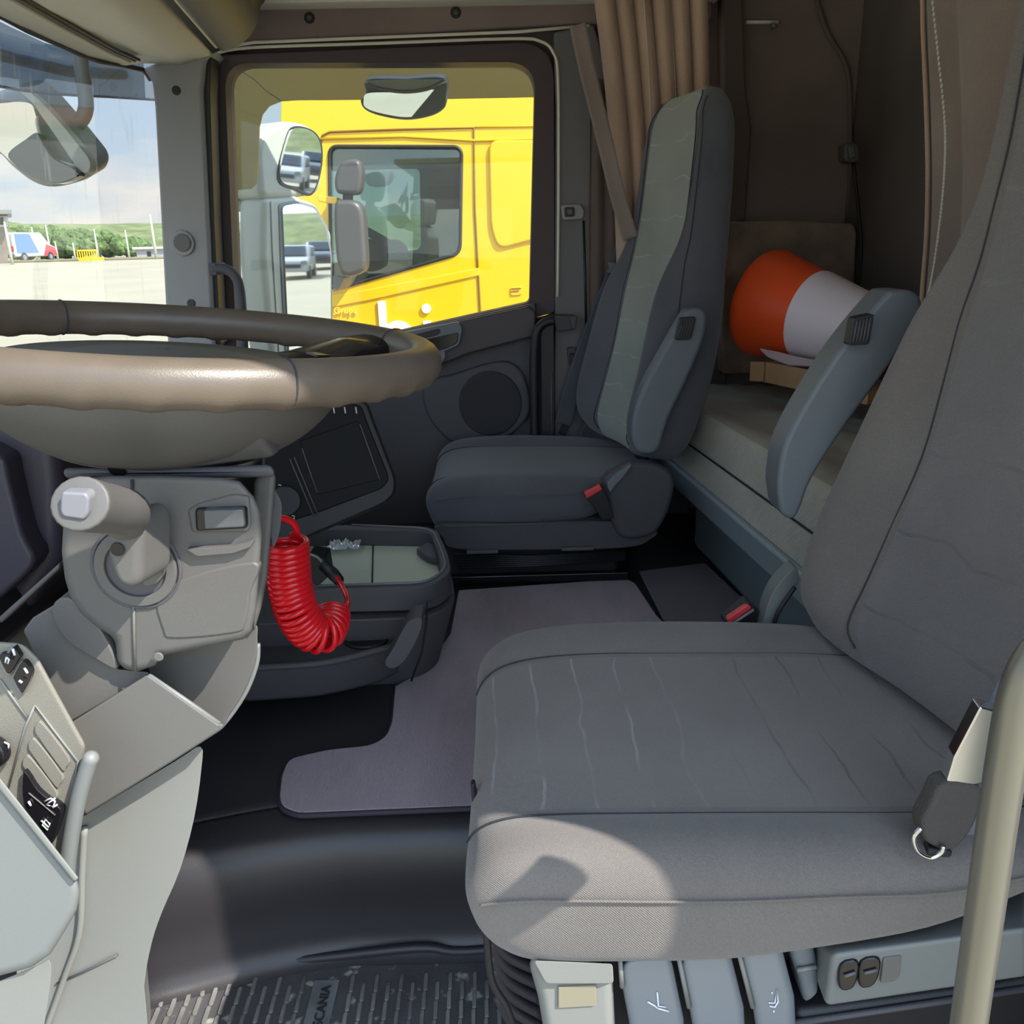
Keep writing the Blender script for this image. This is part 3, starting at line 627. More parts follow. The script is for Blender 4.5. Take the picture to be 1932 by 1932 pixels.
# far side with its own window
YF = YT + 2.35
fo = rounded([Vector((xl, YF, GZ + .35)), Vector((xl, YF, ztop)), Vector((xr, YF, ztop)), Vector((xr, YF, GZ + .35))], .1, 6)
fi = rounded([PY(575, 505, YF), PY(575, 318, YF), PY(792, 318, YF), PY(794, 470, YF)], .05, 6)
fo_ = fo; ring('far_side', fo_, fi, (0, .06, 0), dark_in, yt, .004)
prism('far_pane', rounded([PY(570, 510, YF + .02), PY(570, 313, YF + .02), PY(797, 313, YF + .02), PY(799, 476, YF + .02)], .05, 6), (0, .01, 0), truck_glass, yt, 0)
prism('roof_lining', ys([(600, 262), (900, 262), (900, 300), (600, 312)], YT + .5), (0, .5, 0), mat('lining', (110, 120, 118), .9), yt, .01)
prism('seat', ys(r2([(800, 345), (868, 345), (868, 500), (800, 500)], 10), YT + 1.5), (0, .5, 0), dark_in, yt, .03)
lathe('steering_wheel', [(.20, -.015), (.225, 0), (.20, .015), (.185, 0)], PY(712, 447, YT + .55), (.5, 0, .86), plastic_black, yt)
prism('truck_fascia', ys([(636, 455), (700, 450), (722, 470), (724, 560), (636, 560)], YT + .4), (0, 1.5, 0), dark_in, yt, .03)
# panel gaps
def gap(px, Y=YT - .004, r=.006, m=None): tube('panel_gap', ys(px, Y), r, m or dark_line, yt, 6)
gap([(604, 275), (608, 256), (622, 249), (760, 244), (894, 241), (896, 400), (906, 588), (912, 800)])
gap([(606, 262), (760, 257), (895, 265), (1008, 262), (1130, 260)], r=.008, m=mat('soft_fold', (224, 172, 10), .5))
gap([(895, 240), (1008, 238), (1130, 237)], r=.004, m=MATS['soft_fold'])
prism('rear_side_flare', rounded(ys([(922, 264), (1230, 262), (1230, 420), (1008, 452), (940, 470), (926, 430)], YT - .02), .06, 6), (0, .03, 0), yellow, yt, .012)
prism('door_lower_swage', ys([(600, 560), (700, 545), (904, 505), (905, 520), (700, 566), (600, 585)], YT - .012), (0, .02, 0), yellow, yt, .006)
prism('vent_plate', ys(r2([(963, 542), (985, 540), (985, 556), (964, 558)], 3), YT - .008), (0, .01, 0), MATS['soft_fold'], yt, .003)
for k, wd_ in enumerate((18, 14)): prism('plate_mark', ys([(965, 544 + 5 * k), (965 + wd_, 543 + 5 * k), (965 + wd_, 545 + 5 * k), (965, 546 + 5 * k)], YT - .012), (0, .006, 0), dark_line, yt, .0005)
rt_ = PY(800, 640, YT) - PY(700, 642.6, YT); up_ = (PY(700, 560, YT) - PY(700, 640, YT))
text('large_lettering', 'obi', PY(622, 684, YT - .012), (1, 0, 0), (0, 0, 1), .52, white_l, yt, .004)
text('small_lettering', 'Grupa', PY(630, 592, YT - .012), (1, 0, 0), (0, 0, 1), .055, mat('faded_lettering', (240, 200, 60), .5), yt, .003)
# its mirrors
ym = empty('truck_side_mirror', PY(655, 420, YT - .4)); tag(ym, 'dark grey two-piece side mirror on the yellow truck', 'mirror')
Ym = YT - .45
prism('upper_shell', ys(s2([(634, 362), (630, 340), (638, 312), (654, 302), (674, 301), (682, 315), (681, 345), (674, 364), (652, 366)]), Ym), (0, .14, 0), mat('dark_mirror_shell', (70, 68, 66), .4), ym, .03)
prism('lower_shell', ys(s2([(630, 385), (650, 376), (672, 380), (684, 400), (688, 450), (690, 500), (680, 515), (655, 522), (638, 508), (630, 450)]), Ym), (0, .16, 0), MATS['dark_mirror_shell'], ym, .04)
prism('neck', ys([(646, 360), (662, 360), (662, 385), (646, 385)], Ym + .04), (0, .08, 0), plastic_black, ym, .01)
prism('mirror_arm', ys(r2([(598, 368), (636, 372), (636, 386), (600, 380)], 3), Ym + .05), (0, .5, 0), yellow, ym, .01)
prism('mirror_arm_lower', ys(r2([(628, 520), (650, 524), (640, 545), (628, 552)], 3), Ym + .05), (0, .5, 0), plastic_col, ym, .01)
km = empty('kerb_mirror', PY(712, 334, YT + 2.3)); tag(km, 'small rounded kerb mirror seen through the yellow truck window', 'mirror')
prism('kerb_shell', ys(s2([(688, 324), (712, 319), (738, 322), (741, 336), (730, 349), (704, 352), (690, 344)]), YT + 2.9), (0, .1, 0), plastic_mid, km, .02)

# ---- our own passenger side mirrors
sm = empty('side_mirror', MP.copy()); tag(sm, 'large pale two-piece side mirror outside the far window with cars reflected in it', 'mirror')
bk = -MN * .09
prism('upper_shell', ns(s2([(497, 372), (489, 330), (488, 275), (505, 242), (535, 229), (575, 233), (602, 252), (610, 290), (610, 335), (600, 364), (560, 372), (530, 376)]), MP, MN), bk * 1.4, shell_w, sm, .03, 4)
ug = prism('upper_glass_rim', ns(s2([(524, 338), (540, 262), (556, 238), (592, 246), (609, 275), (607, 325), (590, 368), (560, 360)]), MP + MN * .004, MN), bk * .2, plastic_gloss, sm, .004)
UN = (MN + Vector((.0, 0, -.07))).normalized(); UP = PN(570, 300, MP, MN) + MN * .012
prism('upper_glass', [p for p in ns(s2([(529, 336), (543, 265), (558, 242), (590, 249), (605, 276), (603, 324), (588, 363), (562, 354)]), UP, UN)], bk * .1, mirror_m, ug, 0)
prism('lower_shell', ns([(497, 372), (560, 368), (600, 386), (628, 440), (630, 690), (520, 700), (510, 640), (495, 480)], MP, MN), bk * 1.2, shell_w, sm, .02, 4)
lg = prism('lower_glass_rim', ns(r2([(526, 384), (560, 378), (596, 388), (620, 430), (627, 480), (628, 690), (540, 690), (530, 500)], 8), MP + MN * .004, MN), bk * .25, shell_g, sm, .004)
prism('lower_glass', [p + MN * .009 for p in ns(r2([(529, 389), (558, 384), (590, 394), (610, 430), (620, 480), (621, 690), (543, 690), (534, 500)], 8), MP, MN)], bk * .1, mirror_m, lg, 0)
prism('mirror_arm', ys(r2([(420, 357), (470, 358), (500, 372), (500, 392), (478, 402), (437, 398), (420, 392)], 5), 2.72), (0, .08, 0), shell_w, sm, .01)
prism('arm_joint', ys(r2([(436, 360), (452, 360), (450, 378), (436, 380)], 3), 2.71), (0, .02, 0), shell_g, sm, .003)
tube('shell_seam', ns([(511, 380), (514, 470), (522, 600), (528, 690)], MP + MN * .002, MN), .0015, shell_g, sm, 6)
# smoked wind deflector in the window
wd = empty('wind_deflector', PY(700, 160, 2.38)); tag(wd, 'olive smoked wind deflector along the top and front of the far window', 'wind deflector')
pts = [(416, 108), (1012, 106), (1014, 183), (860, 186), (560, 189)] + [(530, 191), (508, 200), (495, 216), (489, 240), (487, 320), (484, 345), (474, 356), (440, 359), (424, 352)]
prism('smoked_panel', ys(pts, 2.49), (0, .006, 0), tint_glass, wd, 0)
for q in ([(432, 186), (436, 190), (434, 196)], [(440, 330), (445, 335), (441, 340)]): tube('fixing_clip', ys(q, 2.487), .003, plastic_dark, wd, 6)
tube('water_run', ys([(455, 135), (480, 150), (500, 170), (530, 190)], 2.488), .0012, plastic_light, wd, 6)
# ramp / kerb mirror over the window
rm = empty('door_mirror', PY(766, 186, 2.48)); tag(rm, 'wide rounded kerb mirror hanging outside above the far window', 'mirror')
prism('mirror_shell', ys(s2([(692, 150), (765, 148), (838, 147), (842, 185), (838, 205), (812, 220), (766, 227), (716, 219), (688, 207), (680, 190), (690, 178)], 5), 2.39), (0, .07, .02), shell_g, rm, .012)
kn = Vector((.12, -1, -.12)).normalized()
prism('mirror_face', ns(s2([(694, 176), (745, 174), (766, 172), (834, 170), (838, 190), (830, 204), (808, 214), (766, 221), (716, 213), (690, 203), (686, 190)], 5), PY(766, 196, 2.385), kn), kn * -.004, mirror_m, rm, 0)
prism('mirror_hood', ys(s2([(696, 152), (834, 150), (826, 160), (800, 168), (766, 172), (730, 168), (706, 160)], 4), 2.375), (0, .03, 0), shell_w, rm, .004)
tube('hood_edge', smoothc(ys([(694, 158), (720, 168), (766, 173), (808, 167), (836, 152)], 2.372), 5, False), .004, plastic_light, rm)

# ---- front (kerb) mirror and outside sun visor beyond the windscreen
fm = empty('front_mirror', PY(90, 260, 2.0)); tag(fm, 'large grey front mirror hanging outside the windscreen on a bent arm', 'mirror')
YM = 1.98
prism('mirror_shell', ys(s2([(-90, 210), (-40, 185), (0, 172), (35, 163), (62, 175), (100, 215), (150, 275), (172, 305), (172, 328), (155, 342), (100, 355), (60, 345), (20, 315), (-10, 288), (-90, 260)], 4), YM), (.0, .10, .03), shell_g, fm, .02)
fn = Vector((.55, -.75, -.42)).normalized()
prism('mirror_face', ns(s2([(-80, 200), (0, 195), (34, 192), (58, 196), (66, 212), (72, 238), (84, 275), (104, 300), (140, 318), (146, 330), (110, 345), (62, 335), (24, 308), (-10, 280), (-80, 255)], 4), PY(60, 270, YM - .02), (.0, -1, -.30)), (0, .004, 0), mirror_m, fm, 0)
prism('dark_reflection_patch', ys(s2([(14, 290), (48, 262), (70, 250), (84, 275), (104, 300), (140, 318), (148, 332), (110, 346), (62, 336), (30, 314)], 4), YM - .05), (0, .03, 0), mat('painted_dark_reflection', (96, 96, 94), .12, .8), fm, .012)  # grey patch painting the truck's dark reflection into the mirror face
tube('face_edge', smoothc(ys([(70, 218), (72, 240), (84, 276), (106, 302), (146, 314)], YM - .03), 5, False), .004, shell_w, fm)
prism('shell_cap', ys(s2([(30, 165), (60, 176), (100, 215), (150, 275), (170, 305), (165, 326), (146, 318), (108, 262), (75, 215), (58, 192)], 4), YM - .035), (0, .03, 0), shell_w, fm, .008)
tube('mirror_arm', smoothc(ys([(150, 90), (154, 130), (160, 170), (162, 205), (150, 230), (120, 246)], YM + .06), 6, False), .016, shell_g, fm)
ov = empty('sun_visor', (-1.12, 1.6, 1.4)); tag(ov, 'dark smoked outside sun visor above the windscreen', 'sun visor')
top_ = [wp(a, b) + Vector((-.09, 0, .0)) for a, b in [(310, 100), (269, 100), (188, 90), (108, 50), (54, 20), (0, -10), (-160, -120)]]
bot_ = [wp(a, b) + Vector((-.09, 0, .0)) for a, b in [(322, 184), (280, 181), (200, 177), (143, 172), (94, 163), (54, 154), (0, 139), (-160, 90)]]
tp_ = resample([p for p in top_], [2.6, 2.3, 2.2, 2.1, 2.0, 1.9, 1.8, 1.7, 1.5, 1.2]); bt_ = resample([p for p in bot_], [2.6, 2.3, 2.2, 2.1, 2.0, 1.9, 1.8, 1.7, 1.5, 1.2])
sheet('visor_panel', [tp_, [a.lerp(b, .5) for a, b in zip(tp_, bt_)], bt_], visor_glass, ov)
tube('visor_lip', bt_, .003, mat('visor_edge', (70, 72, 110), .4), ov, 6)
tube('visor_bracket', resample([p.lerp(q, .45) + Vector((-.02, 0, 0)) for p, q in zip(tp_, bt_)], [2.3, 2.1, 1.9, 1.7, 1.4]), .012, plastic_dark, ov, 8)

# ================================================================== CAB INTERIOR
# ---- dashboard behind the wheel
db = empty('dashboard', (-.8, 1.4, .3)); tag(db, 'dark moulded dashboard running across the cab below the windscreen', 'dashboard')
prism('dash_top', [(-1.02, .45, .56), (-.98, 2.28, .56), (-.60, 2.28, .54), (-.52, 1.5, .54), (-.55, .45, .56)], (0, 0, .06), plastic_black, db, .02)
prism('dash_body', [(-.98, .92, .05), (-.96, 2.28, .05), (-.62, 2.28, .05), (-.50, 1.70, .05), (-.50, .92, .05)], (0, 0, .51), plastic_black, db, .02)
prism('left_cheek', ys(s2([(-90, 735), (40, 745), (96, 800), (112, 880), (116, 980), (112, 1060), (78, 1110), (40, 1170), (0, 1225), (-90, 1240)], 3), .86), (-.02, .2, 0), mat('violet_black_plastic', (60, 56, 66), .4, bump=.15, bscale=1200), db, .02)
prism('cheek_trim', ys(s2([(-90, 860), (0, 862), (14, 900), (42, 1010), (64, 1060), (20, 1110), (-90, 1180)], 3), .83), (0, .05, 0), MATS['violet_black_plastic'], db, .012)
prism('chrome_strip', ys([(-4, 1166), (50, 1118), (112, 1062), (112, 1074), (54, 1128), (0, 1178)], .80), (0, .02, 0), plastic_mid, db, .003)

# ---- steering column
sc = empty('steering_column', (-.27, .72, .3)); tag(sc, 'grey plastic steering column housing with stalk below the steering wheel', 'steering column')
YC = .63
face = [(122, 905), (118, 960), (113, 1040), (119, 1090), (129, 1125), (150, 1158), (180, 1184), (216, 1206), (220, 1257), (238, 1266), (258, 1270), (293, 1258), (301, 1240), (380, 1224), (462, 1208), (478, 1190), (486, 1150), (493, 1060), (498, 1000), (494, 962), (482, 935), (455, 905), (420, 898), (300, 894), (200, 894)]
prism('column_cover', ys(face, YC), al(330, 1080, .14), plastic_col, sc, .010, 4, .88, 50)
prism('column_top', ys([(118, 882), (300, 884), (515, 876), (522, 900), (300, 903), (120, 903)], YC + .015), al(320, 890, .14), plastic_dark, sc, .006)
prism('column_side', ys([(480, 900), (514, 882), (520, 900), (512, 1000), (504, 1090), (492, 1150), (478, 1196), (466, 1100)], YC + .04), al(520, 1040, .08), plastic_col, sc, .008)
prism('column_knob', ys(s2([(510, 925), (528, 940), (532, 965), (526, 1010), (512, 1030)], 4), YC + .05), al(520, 980, .05), plastic_dark, sc, .006)
# pocket round the rocker, ledge under it
prism('switch_pocket', ys(r2([(352, 962), (372, 950), (440, 932), (470, 936), (474, 990), (468, 1006), (360, 1006)], 8), YC - .002), (0, .01, 0), plastic_col, sc, .003)
prism('switch_bezel', ys(r2([(367, 960), (464, 957), (466, 998), (369, 1003)], 7), YC - .006), (0, .02, 0), plastic_gloss, sc, .002)
prism('rocker_switch', ys(r2([(383, 963), (458, 961), (460, 995), (385, 999)], 5), YC - .011), (0, .02, 0), mat('dark_shiny_rocker', (84, 86, 90), .15), sc, .003)
prism('ledge', ys(r2([(350, 1036), (440, 1030), (478, 1020), (474, 1032), (440, 1044), (372, 1050)], 5), YC - .006), (0, .02, 0), plastic_col, sc, .004)
prism('lower_swell', ys(s2([(306, 1110), (306, 1190), (330, 1206), (440, 1196), (462, 1180), (472, 1120), (478, 1060)], 4), YC - .0015), (0, .01, 0), plastic_col, sc, .003)
tube('cover_seam', ys([(249, 905), (250, 990)], YC - .001), .0012, seam_m, sc, 6)
tube('cover_seam', ys([(252, 1136), (253, 1200), (255, 1268)], YC - .001), .0012, plastic_mid, sc, 6)
# stalk socket rings
q = PY(258, 1070, YC); 
def annul(name, c, r1_, r2_, y, m, parent, th=.006, sq=1.0):
    o = [Vector((c.x + math.cos(t) * r1_, y, c.z + math.sin(t) * r1_ * sq)) for t in [k * math.pi / 20 for k in range(40)]]
    i = [Vector((c.x + math.cos(t) * r2_, y, c.z + math.sin(t) * r2_ * sq)) for t in [k * math.pi / 20 for k in range(40)]]
    return ring(name, o, i, (0, th, 0), m, parent, .001)
annul('socket_ring', q, .036, .033, YC - .002, plastic_dark, sc); annul('socket_collar', q, .0325, .024, YC - .004, plastic_col, sc)
disc('socket_well', Vector((q.x, YC + .001, q.z)), (0, -1, 0), .0245, .002, plastic_dark, sc)
prism('socket_plug', ys(s2([(266, 1040), (284, 1034), (300, 1048), (306, 1070), (302, 1094), (286, 1106), (268, 1102)], 4), YC - .012), (0, .012, 0), plastic_col, sc, .003)
st_ = prism('stalk_arm', ys(s2([(205, 990), (240, 976), (262, 1000), (264, 1060), (262, 1098), (244, 1112), (222, 1104), (208, 1080), (198, 1040)], 4), YC - .05), (.01, .04, 0), plastic_col, sc, .008, 4)
disc('stalk_screw_hole', PY(222, 1036, YC - .0505), (0, -1, 0), .0052, .0012, plastic_gloss, st_)
hd = [PY(232, 985, YC - .045), PY(238, 968, YC - .055), PY(222, 962, YC - .075), PY(190, 958, YC - .1), PY(150, 950, YC - .13)]
hdl = tube('stalk_head', smoothc(hd, 5, False), [.016 + .002 * (k / 20) for k in range(21)], plastic_col, sc, 20, flat=(.95, 1.0))
e_ = hdl.modifiers.new('b', 'BEVEL'); e_.width = .006; e_.segments = 3; e_.limit_method = 'ANGLE'; e_.angle_limit = math.radians(50)
prism('stalk_button', ys(r2([(116, 928), (160, 930), (168, 940), (166, 970), (158, 982), (118, 976), (112, 965), (113, 938)], 6), YC - .136), (0, .012, 0), mat('pale_button', (122, 122, 128), .35), hdl, .004)
disc('column_screw', PY(300, 1238, YC - .004), (0, -1, 0), .004, .002, plastic_mid, sc)
# lower shrouds
prism('lower_shroud', ys(s2([(300, 1235), (400, 1215), (478, 1178), (486, 1200), (482, 1250), (458, 1310), (432, 1350), (416, 1370), (360, 1330), (282, 1276)], 3), YC + .05), al(440, 1280, .12), plastic_col, sc, .012)
tube('shroud_rubber_lip', smoothc(ys([(486, 1215), (484, 1250), (466, 1300), (440, 1342), (416, 1372)], YC + .06), 4, False), .0025, plastic_light, sc)
prism('knee_panel', ys([(130, 1365), (278, 1272), (412, 1366), (424, 1364), (420, 1376), (330, 1434), (160, 1538), (135, 1470)], YC + .0), al(300, 1400, .10), plastic_mid, sc, .007)
tube('knee_panel_edge', ys([(280, 1274), (345, 1318), (414, 1366)], YC + .004), .0022, plastic_light, sc)
prism('upper_knee_panel', ys([(44, 1190), (62, 1165), (120, 1130), (180, 1190), (222, 1262), (281, 1268), (282, 1276), (134, 1362), (100, 1310)], YC + .015), al(160, 1240, .10), plastic_mid, sc, .008)
prism('under_cover', ys(s2([(96, 1150), (130, 1128), (190, 1190), (222, 1262), (180, 1245), (120, 1205)], 3), YC + .006), (0, .05, 0), plastic_col, sc, .006)

# lower grey leg and panels at the door side
lgp = empty('column_foot_cover', (-.36, .66, 0)); tag(lgp, 'tall pale grey foot cover below the steering column beside the rubber mat', 'cover')
prism('foot_shell', ys(s2([(378, 1408), (380, 1450), (366, 1545), (340, 1640), (306, 1720), (286, 1780), (272, 1860), (262, 2010), (30, 2010), (60, 1700), (150, 1560), (158, 1540), (330, 1436)], 3), .665), al(300, 1650, .16), plastic_pale, lgp, .022, 5)
tube('foot_seam', ys([(108, 1855), (160, 1832), (222, 1802)], .662), .0012, plastic_dark, lgp, 6)
tube('foot_rib', smoothc(ys([(160, 1560), (155, 1650), (150, 1760), (120, 1850), (70, 1990)], .662), 4, False), .003, plastic_pale, lgp)
pn = empty('switch_panel', (-.36, .57, .3)); tag(pn, 'slanted grey switch panel with glossy rocker switches at the driver door side', 'switch panel')
YS = .585
prism('panel_plate', ys([(-60, 1205), (44, 1212), (72, 1240), (164, 1408), (150, 1480), (128, 1560), (118, 1650), (-60, 1420)], YS), al(120, 1440, .05), mat('switch_panel_plastic', (126, 122, 112), .5, bump=.3, bscale=1500), pn, .005)
rails_ = smoothc(ys([(178, 1420), (168, 1440), (150, 1500), (136, 1570), (128, 1630), (126, 1670)], YS - .006), 5, False)
tube('panel_edge_roll', rails_, [.001, .0035, .0052] + [.0062] * (len(rails_) - 3), plastic_light, pn, 14)
def gv(px, r=.0009, m=None, par=None): tube('panel_groove', ys(px, YS - .0008), r, m or plastic_pale, par or pn, 6)
gv([(0, 1282), (52, 1356)]); gv([(52, 1356), (66, 1331), (147, 1436), (122, 1580)]); gv([(66, 1331), (48, 1370), (12, 1498)])
for k, (ax_, ay_) in enumerate(((70, 1364), (58, 1396), (47, 1428))):
    L_ = s2([(ax_, ay_), (ax_ - 5, ay_ + 14), (ax_ + 4, ay_ + 30), (ax_ + 46, ay_ + 88), (ax_ + 54, ay_ + 84), (ax_ + 59, ay_ + 66), (ax_ + 12, ay_ + 4)], 3)
    prism('blank_switch', ys(L_, YS - .0025), (0, .004, 0), MATS['switch_panel_plastic'], pn, .0012)
rk = [(42, 1458), (52, 1462), (72, 1492), (106, 1520), (116, 1530), (112, 1552), (98, 1592), (86, 1596), (62, 1560), (48, 1536), (40, 1500)]
rs = prism('rocker_switch', ys(s2(rk, 3), YS - .007), (0, .008, 0), plastic_gloss, pn, .004)
tube('rocker_gap', smoothc(ys([(54, 1496), (78, 1516), (104, 1538)], YS - .0075), 3, False), .0006, plastic_mid, rs, 6)
def sym(name, px, r=.0007, par=None, closed=False): tube(name, ys(px, YS - .0085), r, icon, par, 6, closed)
sym('symbol', [(84, 1512), (96, 1506), (104, 1512), (100, 1522), (88, 1518), (104, 1506)], par=rs)
sym('symbol', [(100, 1524), (108, 1518)], par=rs); sym('symbol', [(78, 1548), (92, 1562), (94, 1554), (86, 1546), (80, 1556), (90, 1566)], par=rs); sym('symbol', [(54, 1512), (58, 1520)], .0010, par=rs)
for px, lab in (([(14, 1234), (24, 1222), (36, 1236), (36, 1244), (18, 1272), (8, 1262), (-2, 1236)], 'a'), ([(42, 1248), (56, 1262), (58, 1276), (44, 1306), (38, 1304), (26, 1282), (26, 1276)], 'b')):
    kb = prism('push_switch', ys(s2(px, 3), YS - .005), (0, .008, 0), plastic_gloss, pn, .003)
    tube('switch_surround', ys(s2(px, 3), YS - .002), .0011, plastic_pale, kb, 6, closed=True)
sym('symbol', [(12, 1240), (17, 1244), (15, 1252), (10, 1250), (12, 1240)], par=kb); sym('symbol', [(24, 1224), (28, 1236)], .0010, par=kb); sym('symbol', [(46, 1260), (52, 1270)], .0010, par=kb); sym('symbol', [(36, 1284), (42, 1288)], .0010, par=kb)
kn2 = disc('rotary_knob', PY(-4, 1412, YS - .002), (-.1, -1, .1), .013, .012, plastic_gloss, pn, .004); sym('symbol', [(8, 1400), (16, 1404), (16, 1412)], par=kn2)
pk = empty('door_pocket', (-.35, .5, .1)); tag(pk, 'pale grey angled side panel in the bottom corner beside the driver door opening', 'panel')
prism('pocket_panel', ys([(-60, 1395), (0, 1478), (148, 1664), (152, 1684), (146, 1716), (128, 1748), (96, 1800), (60, 1826), (-60, 1858)], .52), al(120, 1700, .04), plastic_light, pk, .008, 4)
prism('pocket_rim', ys([(-60, 1388), (2, 1470), (150, 1658), (140, 1664), (-4, 1486), (-60, 1412)], .514), al(100, 1600, .02), plastic_pale, pk, .004)
prism('pocket_base', ys(s2([(-60, 1872), (0, 1850), (70, 1822), (94, 1812), (96, 1850), (84, 1930), (70, 2010), (-60, 2010)], 3), .535), al(80, 1900, .05), plastic_pale, pk, .012, 4)

# ---- steering wheel
WC = Vector((-.2913, .7359, .8741)); ta, tb, WR = .1062, -.0226, .2194
we1 = Vector((math.cos(ta), 0, -math.sin(ta))); we2 = Vector((0, math.cos(tb), math.sin(tb))); wn_ = we1.cross(we2).normalized()
sw = empty('steering_wheel', WC); tag(sw, 'large steering wheel with worn leather rim seen nearly edge on', 'steering wheel')
def wpt(a, r, h=0): return WC + (we1 * math.cos(a) + we2 * math.sin(a)) * r + wn_ * h
NR, NT = 240, 20; V = []; F = []
for i in range(NR):
    a = 2 * math.pi * i / NR
    grip = .0022 * max(0, math.sin(a * 34)) if (abs(((a - math.pi / 2 + math.pi) % (2 * math.pi)) - math.pi) > .1) else 0
    for k in range(NT):
        t = 2 * math.pi * k / NT; rr = .0165
        und = max(0, -math.sin(t) * .8 + .1)
        rr += grip * und * .9
        V.append(wpt(a, WR + math.cos(t) * rr * .92, math.sin(t) * rr * 1.02))
for i in range(NR):
    j = (i + 1) % NR
    for k in range(NT): l = (k + 1) % NT; F.append([i * NT + k, i * NT + l, j * NT + l, j * NT + k])
fin(raw('rim', V, F), sw, rim_m, True)
for a in (-.86, .62, 2.4, -2.35):
    tube('rim_seam', [wpt(a, WR + math.cos(t) * .0156, math.sin(t) * .0172) for t in [k * math.pi / 12 for k in range(24)]], .0007, seam_m, sw, 6, closed=True)
# spokes: broad flat webs
def spoke(a, wd0, wd1, name='spoke'):
    secs = []
    for r, h, wdt, th in ((.085, -.024, wd0, .008), (.135, -.016, wd0 * .86, .008), (.175, -.004, wd1 * 1.1, .009), (.208, -.001, wd1 * 1.4, .010)):
        tn = (we2 * math.cos(a) - we1 * math.sin(a)); c = wpt(a, r, h)
        secs.append([c + tn * math.cos(t) * wdt + wn_ * math.sin(t) * th for t in [k * math.pi / 8 for k in range(16)]])
    V = [p for s in secs for p in s]; F = []
    for i in range(len(secs) - 1):
        for k in range(16): l = (k + 1) % 16; F.append([i * 16 + k, i * 16 + l, (i + 1) * 16 + l, (i + 1) * 16 + k])
    F += [list(range(16))[::-1], [(len(secs) - 1) * 16 + k for k in range(16)]]
    return fin(raw(name, V, F), sw, plastic_gloss, True)
for a, w_ in ((.72, 1.15), (-.42, 1.0), (-2.3, 1.0)): spoke(a, .050 * w_, .026 * w_)
for a in (.60, -.52):
    k_ = prism('spoke_button', [wpt(a + da, r, -.010) for da, r in ((-.10, .13), (.10, .13), (.07, .17), (-.07, .17))], wn_ * .003, plastic_gloss, sw, .002)
# hub pad
hub = [wpt(t, .098 * (1 + .10 * math.cos(2 * t)) , -.012) for t in [k * math.pi / 20 for k in range(40)]]
rows = []
for s_, h in ((1.0, -.040), (1.0, -.026), (.96, -.018), (.85, -.012), (.6, -.007), (.3, -.005), (.02, -.0045)):
    rows.append([WC + (p - WC - wn_ * (-.012)) * s_ + wn_ * h for p in hub])
o = sheet('hub_pad', rows, plastic_col, sw, closed=True)
tube('pad_symbol_groove', [wpt(a, r, -.0065) for a, r in [(-.25, .045), (-.45, .06), (-.8, .07), (-1.1, .062)]], .0008, plastic_light, sw, 6)
text('pad_symbols', 'ON  OFF', wpt(-1.15, .080, -.009), we1, we2, .012, icon, sw, .0004)
# bowl under the hub
bowl = [(.128, -.012), (.146, -.018), (.150, -.030), (.143, -.048), (.124, -.068), (.104, -.082), (.092, -.088), (.084, -.0895), (.02, -.090)]
BC = WC + Vector((-.004, -.0, 0))
bo = lathe('hub_bowl', [(q_.x, q_.y) for q_ in smoothc([Vector((a, b, 0)) for a, b in bowl], 4, False)], BC, wn_, plastic_col, sw, 64, we1)
disc('bowl_screw_hole', PY(222, 882, .645), (-.1, -1, -.35), .0075, .003, plastic_gloss, bo)
prism('bowl_facet', [BC + we1 * a + we2 * b + wn_ * h for a, b, h in ((.03, -.134, -.045), (.105, -.092, -.045), (.115, -.07, -.075), (.06, -.09, -.083), (.0, -.105, -.08))], we2 * .03, plastic_col, bo, .006)

# ---- centre screen unit
su = empty('display_unit', PY(640, 900, 1.42)); tag(su, 'black centre display unit angled towards the driver below the wheel rim', 'display')
sn = Vector((.30, -.93, .22)).normalized(); s0 = PY(660, 890, 1.42)
prism('display_housing', ns(r2([(500, 742), (560, 738), (694, 755), (706, 790), (750, 905), (747, 934), (726, 953), (580, 1016), (545, 1034), (490, 1045)], 14), s0, sn), -sn * .05, plastic_black, su, .012, 4)
prism('display_face', ns(r2([(505, 752), (560, 748), (682, 764), (695, 800), (736, 903), (722, 922), (600, 968), (545, 985), (495, 985)], 10), s0 + sn * .002, sn), -sn * .01, mat('display_face_black', (20, 19, 22), .6, spec=.25), su, .003)
prism('screen', ns([(566, 832), (675, 794), (716, 905), (600, 933)], s0 + sn * .004, sn), -sn * .004, mat('blank_screen_glass', (12, 12, 14), .5, spec=.2), su, .001)
for q in ([(570, 846), (598, 929)], [(679, 800), (717, 906)], [(547, 866), (592, 974)], [(555, 862), (600, 972)]): tube('bezel_line', ns(q, s0 + sn * .005, sn), .0012, plastic_mid, su, 6)
kb = disc('climate_dial', PN(538, 945, s0 + sn * .004, sn), sn, .026, .010, plastic_black, su, .003)
for k, (a, b) in enumerate(((549, 924), (541, 928), (560, 955), (553, 976), (528, 918))):
    tube('dial_symbol', ns([(a - 3, b - 3), (a + 2, b - 3), (a + 2, b + 3), (a - 2, b + 4)], s0 + sn * .0045, sn), .0011, icon, su, 6)
for a in (629, 650, 671): tube('vent_mark', ns([(a, 768), (a + 2, 780)], s0 + sn * .004, sn), .0012, icon, su, 6)

